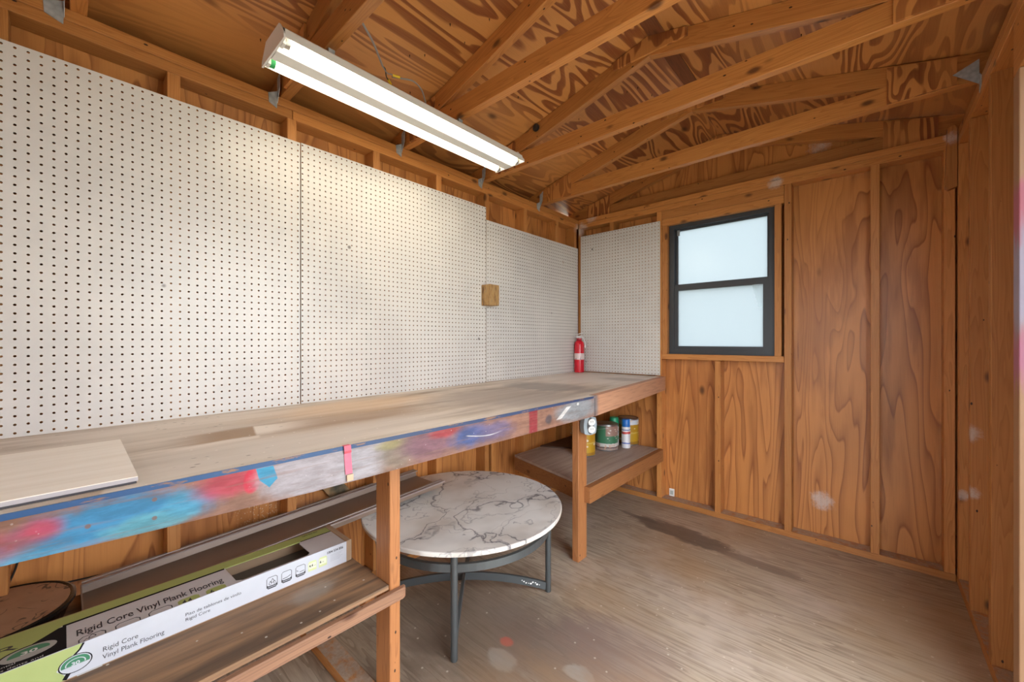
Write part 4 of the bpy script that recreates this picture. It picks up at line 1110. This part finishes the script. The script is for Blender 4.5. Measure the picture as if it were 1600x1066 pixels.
# green and white bottle between the cans
D = thing('bottle', (16.2, 113.5, 16), 'green-topped white bottle squeezed between the green can and the spray can', 'bottle')
c = (15.9, 112.9, 16.02)
BL = banded('bottle_label', [(0, (0.70, 0.72, 0.72)), (2.0, (0.10, 0.36, 0.18)), (2.9, (0.66, 0.74, 0.72)), (4.0, (0.12, 0.38, 0.52)), (4.4, (0.72, 0.74, 0.74))])
lathe('body', [(1.35, 0), (1.45, 0.15), (1.45, 5.6), (1.35, 5.8)], c, BL, D, n=24)
lathe('cap', [(1.42, 5.8), (1.45, 5.9), (1.4, 8.3), (1.2, 8.6), (0.01, 8.6)], c, plain('green_plastic', (0.02, 0.33, 0.16), 0.35), D, n=24)
# dark offcut leaning flat behind the cans
prism_o = prism('plywood_offcut', [(0.3, 96), (0.3, 117.6), (6.5, 117.6), (11.2, 101.5)], 'z', 16.02, 16.4, plain('dark_stained_ply', (0.075, 0.030, 0.014), 0.6))
tag(prism_o, 'dark brown triangular plywood offcut at the back of the right shelf', 'offcut')

# grey outlet box on the far leg
def outlet():
    O = thing('electrical_box', (27.65, 75.8, 29), 'grey electrical box with a white duplex receptacle fixed to the far bench leg', 'electrical box')
    gm = plain('grey_box', (0.32, 0.37, 0.41), 0.45, 0.2)
    a = math.radians(-24)
    def R(v):                                   # turned a little towards the doorway
        x, y, z = v[0] - 27.7, v[1] - 75.6, v[2]
        return (27.7 + x * math.cos(a) - y * math.sin(a), 75.6 + x * math.sin(a) + y * math.cos(a), z)
    n = 24; prof = [(1.5, 0.12), (1.85, 0.3), (1.95, 1.9), (1.8, 1.9)]
    v = []; f = []
    for r, d in prof:
        for k in range(n):
            t = 2 * PI * k / n; sx, sz = math.cos(t), math.sin(t)
            m = 1 / max(abs(sx), abs(sz)) ** 0.55
            v.append(R((27.7 + d + 0.55, 75.9 + r * sx * m * 0.85, 29.9 + r * sz * m)))
    for i in range(len(prof) - 1):
        for k in range(n): f.append((i * n + k, i * n + (k + 1) % n, (i + 1) * n + (k + 1) % n, (i + 1) * n + k))
    f.append(tuple(range(n))); f.append(tuple(range((len(prof) - 1) * n, len(prof) * n)))
    o = link('back_box', v, f, gm, O); shade(o, 50)
    def disc(name, cy, cz, ry, rz, d0, d1, mat, n=20, p=1.0, par=None):
        v = []
        for d in (d0, d1):
            for k in range(n):
                t = 2 * PI * k / n; m = 1 / max(abs(math.cos(t)), abs(math.sin(t))) ** p if p < 1 else 1
                v.append(R((27.7 + d, cy + ry * math.cos(t) * m, cz + rz * math.sin(t) * m)))
        f = [(k, (k + 1) % n, n + (k + 1) % n, n + k) for k in range(n)] + [tuple(range(n)), tuple(range(2 * n - 1, n - 1, -1))]
        return link(name, v, f, mat, par or O)
    disc('yoke', 75.9, 29.9, 0.85, 1.8, 2.3, 2.5, plain('yoke_dark', (0.06, 0.06, 0.065), 0.5))
    wm = plain('receptacle_white', (0.74, 0.73, 0.72), 0.35)
    for dz in (0.9, -0.66):
        q = disc('receptacle', 76.1, 29.9 + dz - 0.12, 0.85, 0.74, 2.45, 2.75, wm)
        for dy in (-0.25, 0.25): disc('slot', 76.1 + dy, 29.9 + dz, 0.06, 0.22, 2.72, 2.765, plain('slot_dark', (0.03, 0.03, 0.03), 0.6), 8, par=q)
    tube('cable', [R((28.6, 75.0, 31.7)), R((28.9, 74.6, 32.4)), R((28.6, 74.2, 33.0)), R((28.0, 73.9, 33.6))], 0.14, plain('cable_yellow', (0.55, 0.42, 0.10), 0.5), O)
outlet()

# fire extinguisher
def extinguisher():
    c = (1.95, 115.2, bz(115) + 0.02)
    X = thing('fire_extinguisher', c, 'red fire extinguisher with a white label standing on the bench in the corner', 'fire extinguisher')
    red = plain('red_enamel', (0.62, 0.012, 0.03), 0.25)
    wht = plain('valve_white', (0.70, 0.70, 0.70), 0.35)
    CY = lathe('cylinder', [(1.45, 0), (1.6, 0.1), (1.62, 0.4), (1.62, 9.2), (1.5, 9.9), (1.1, 10.4), (0.75, 10.6), (0.7, 10.9)], c, red, X, n=32)
    v, f = lathe_data([(1.635, 4.3), (1.635, 6.4)], c, 32, False)
    t = NT('extinguisher_label'); p = t.pos(); b = t.smooth(t.voro(p, 0.8), 0.22, 0.14)
    t.bsdf(t.mix(t.math('MULTIPLY', b, 0.8), (0.74, 0.60, 0.60), (0.12, 0.06, 0.10)), 0.4)
    o = link('paper_label', v, f, t.m, CY, org=c); shade(o)
    lathe('collar', [(0.8, 10.6), (0.85, 10.7), (0.85, 11.3), (0.6, 11.5)], c, plain('collar_red', (0.45, 0.02, 0.04), 0.3), X, n=20)
    x, y, z = c
    VA = box('valve', x - 0.75, x + 0.75, y - 0.55, y + 0.55, z + 11.4, z + 12.3, wht, X, bevel=0.1)
    # carrying handle and squeeze lever, pointing along the pegboard and out
    d = Vector((0.80, 0.60, 0))
    def bar(name, s0, s1, z0, z1, w=0.32, th=0.16):
        s = Vector((-d.y, d.x, 0)); a = Vector((x, y, z + z0)) + d * s0; b = Vector((x, y, z + z1)) + d * s1
        v = [tuple(a + s * w), tuple(a - s * w), tuple(b - s * w), tuple(b + s * w)]
        v += [(q[0], q[1], q[2] + th) for q in v]
        return link(name, v, box_data(0, 1, 0, 1, 0, 1)[1], wht, VA, bevel=0.04)
    bar('handle', -2.0, 0.4, 11.9, 11.5, 0.45, 0.25); bar('lever', -1.3, 1.3, 12.35, 13.1, 0.45, 0.25)
    HO = tube('hose', [(x + 0.5, y + 0.2, z + 12.2), (x + 1.3, y + 0.5, z + 11.4), (x + 1.9, y + 0.75, z + 9.8), (x + 1.85, y + 0.7, z + 9.0)], 0.19, wht, X)
    o = lathe('nozzle', [(0.15, 0), (0.3, 0.1), (0.25, 0.9), (0.1, 1.0)], (x + 1.85, y + 0.68, z + 8.2), wht, HO, n=12)
    tube('bracket_band', [(x + 1.7 * math.cos(k), y + 1.7 * math.sin(k), z + 8.9) for k in [2 * PI * q / 24 for q in range(25)]], 0.08, red, X, n=6, sub=1)
extinguisher()

# small white humidity tag low on the siding
H = thing('wall_tag', (30.4, 121.6, 1.5), 'small white plastic tag with a grey screen low on the back wall', 'tag')
box('case', 29.6, 31.1, 121.35, 121.64, 1.52, 3.7, plain('tag_white', (0.78, 0.78, 0.76), 0.4), H, bevel=0.08)
box('screen', 29.9, 30.8, 121.31, 121.36, 2.0, 3.2, plain('tag_screen', (0.42, 0.47, 0.43), 0.3), H)

# black knob on the fourth truss
K = lathe('junction_cover', [(0.55, 0.0), (0.8, 0.1), (0.85, 0.5), (0.6, 0.62), (0.3, 0.55), (0.01, 0.55)], (0, 0, 0), plain('knob_black', (0.02, 0.02, 0.022), 0.35), n=24)
K.location = Vector((17.4, 72.58, 97.0)) * I; K.rotation_euler = (PI / 2, 0, 0)
tag(K, 'round black cover on the fourth truss above the far end of the light', 'cover')

# loose wire with yellow nuts
Wr = thing('hanging_cable', (19, 34, 93), 'grey cable with yellow wire nuts dangling from the roof beside the light', 'cable')
cg = plain('cable_grey', (0.30, 0.27, 0.26), 0.5); cb = plain('wire_black', (0.03, 0.03, 0.03), 0.4)
yl = plain('wire_nut_yellow', (0.85, 0.58, 0.02), 0.4)
tube('cable', [(22.4, 26.6, 93.2), (22.1, 27.6, 92.0), (20.5, 30.0, 91.6), (18.6, 32.2, 91.2), (17.6, 33.3, 91.0)], 0.16, cg, Wr)
tube('wire', [(17.6, 33.3, 91.0), (17.2, 34.0, 91.1), (16.3, 34.7, 90.7), (15.9, 35.3, 90.6)], 0.09, cb, Wr)
tube('wire', [(17.6, 33.3, 91.0), (17.0, 34.4, 90.8), (16.9, 35.2, 91.0), (17.0, 35.8, 91.0)], 0.09, cg, Wr)
def nut(a, b):
    v, f = sweep_data([Vector(a), Vector(a).lerp(Vector(b), 0.6), Vector(b)], circ(0.2, 10)); o = link('wire_nut', v, f, yl, Wr); shade(o, 60)
nut((15.9, 35.3, 90.6), (15.4, 36.1, 90.5)); nut((16.9, 35.5, 91.0), (17.3, 36.6, 91.0))
tube('cable', [(16.6, 35.6, 90.9), (16.9, 37.2, 91.3), (17.6, 39.0, 91.4), (17.0, 41.0, 91.2), (15.8, 42.6, 90.6), (15.4, 43.4, 89.6), (15.3, 44, 88.2)], 0.13, cg, Wr)

# white spot of dried foam and cobweb strand are left in the wood's own stains

# ------------------------------------------------------------------ light fixture
def fixture():
    F = thing('ceiling_light', (16.3, 41, 88), 'white two-tube fluorescent strip light hanging under the roof trusses', 'light')
    wm = plain('fixture_enamel', (0.76, 0.75, 0.74), 0.35)
    ya, yb = 18.4, 64.2; x0, x1 = 12.3, 20.4
    def zz(x): return 86.55 + (x - x0) * 0.02
    sect = [(x0, 85.75), (x0 + 0.08, 85.72), (x0 + 0.45, 86.75), (14.5, 86.85), (15.2, 85.45), (17.3, 85.45), (18.0, 86.85), (x1 - 0.45, 86.75), (x1 - 0.08, 85.72), (x1, 85.75), (x1 - 0.35, 87.0), (18.6, 88.1), (14.1, 88.1), (x0 + 0.35, 87.0)]
    k = len(sect)
    v = [(x, ya, z) for x, z in sect] + [(x, yb, z) for x, z in sect]
    f = [(i, (i + 1) % k, k + (i + 1) % k, k + i) for i in range(k)]
    link('reflector', v, f, wm, F)
    end = [(x0 - 0.1, 85.55), (x1 + 0.1, 85.55), (x1 + 0.05, 86.1), (18.8, 88.2), (13.9, 88.2), (x0 - 0.05, 86.1)]
    prism('end_cap', end, 'y', ya - 0.25, ya, wm, F); prism('end_cap', end, 'y', yb, yb + 0.25, wm, F)
    em = bpy.data.materials.new('lit_tube'); em.use_nodes = True; nt = em.node_tree; nt.nodes.clear()
    e = nt.nodes.new('ShaderNodeEmission'); e.inputs[0].default_value = (1.0, 0.88, 0.66, 1); e.inputs[1].default_value = TUBE
    oo = nt.nodes.new('ShaderNodeOutputMaterial'); nt.links.new(e.outputs[0], oo.inputs[0])
    gr = plain('socket_green', (0.02, 0.36, 0.10), 0.4); met = plain('tube_cap', (0.5, 0.48, 0.45), 0.35, 0.8)
    for x in (13.55, 18.95):
        c = (x, 0, 85.95)
        def rod(name, a, b, r, mat, n=16, F=None):
            v, f = sweep_data([Vector((x, a, 85.95)), Vector((x, b, 85.95))], circ(r, n)); o = link(name, v, f, mat, F); shade(o, 60); return o
        t = rod('tube', ya + 0.95, yb - 0.95, 0.62, em, F=F)
        rod('tube_cap', ya + 0.35, ya + 0.95, 0.63, gr if x < 15 else met, F=t); rod('tube_cap', yb - 0.95, yb - 0.35, 0.63, met, F=t)
        box('socket', x - 0.55, x + 0.55, ya + 0.01, ya + 0.35, 85.4, 87.0, wm, F); box('socket', x - 0.55, x + 0.55, yb - 0.35, yb - 0.01, 85.4, 87.0, wm, F)
    for y in (25.0, 49.1): box('mounting_bracket', 15.3, 17.4, y, y + 0.9, 88.1, 89.52, GM, F)
TUBE = 10.0
fixture()

# ------------------------------------------------------------------ outdoors, light, camera
def ground_mat():
    t = NT('outdoor_ground'); n = t.noise(t.pos(), 0.02, 4)
    t.bsdf(t.mix(n, (0.30, 0.34, 0.22), (0.42, 0.40, 0.34)), 0.9); return t.m
structure(box('ground', -900, 900, -900, 900, -14, -12, ground_mat()))

w = bpy.data.worlds.new('daylight'); SC.world = w; w.use_nodes = True
bgd = w.node_tree.nodes['Background']; bgd.inputs[0].default_value = (0.90, 0.95, 1.0, 1); bgd.inputs[1].default_value = 5.6

cam = bpy.data.cameras.new('camera'); co = bpy.data.objects.new('camera', cam); COL.objects.link(co)
cam.sensor_width = 36.0; cam.lens = 625.31 * 36.0 / 1600.0; cam.clip_start = 0.02; cam.clip_end = 200
co.location = Vector((74.37, 0.0, 48.0)) * I
co.rotation_euler = (PI / 2, 0, 0.72762453)
SC.camera = co

vs_ = SC.view_settings
SC.display_settings.display_device = 'sRGB'
vs_.view_transform = 'Standard'; vs_.look = 'None'; vs_.exposure = 0.82; vs_.gamma = 1.0; vs_.use_curve_mapping = False
cy = SC.cycles
cy.use_denoising = True; cy.use_adaptive_sampling = True; cy.adaptive_threshold = 0.02
cy.max_bounces = 10; cy.diffuse_bounces = 6; cy.glossy_bounces = 4; cy.transmission_bounces = 6
cy.sample_clamp_indirect = 6.0; cy.blur_glossy = 0.5
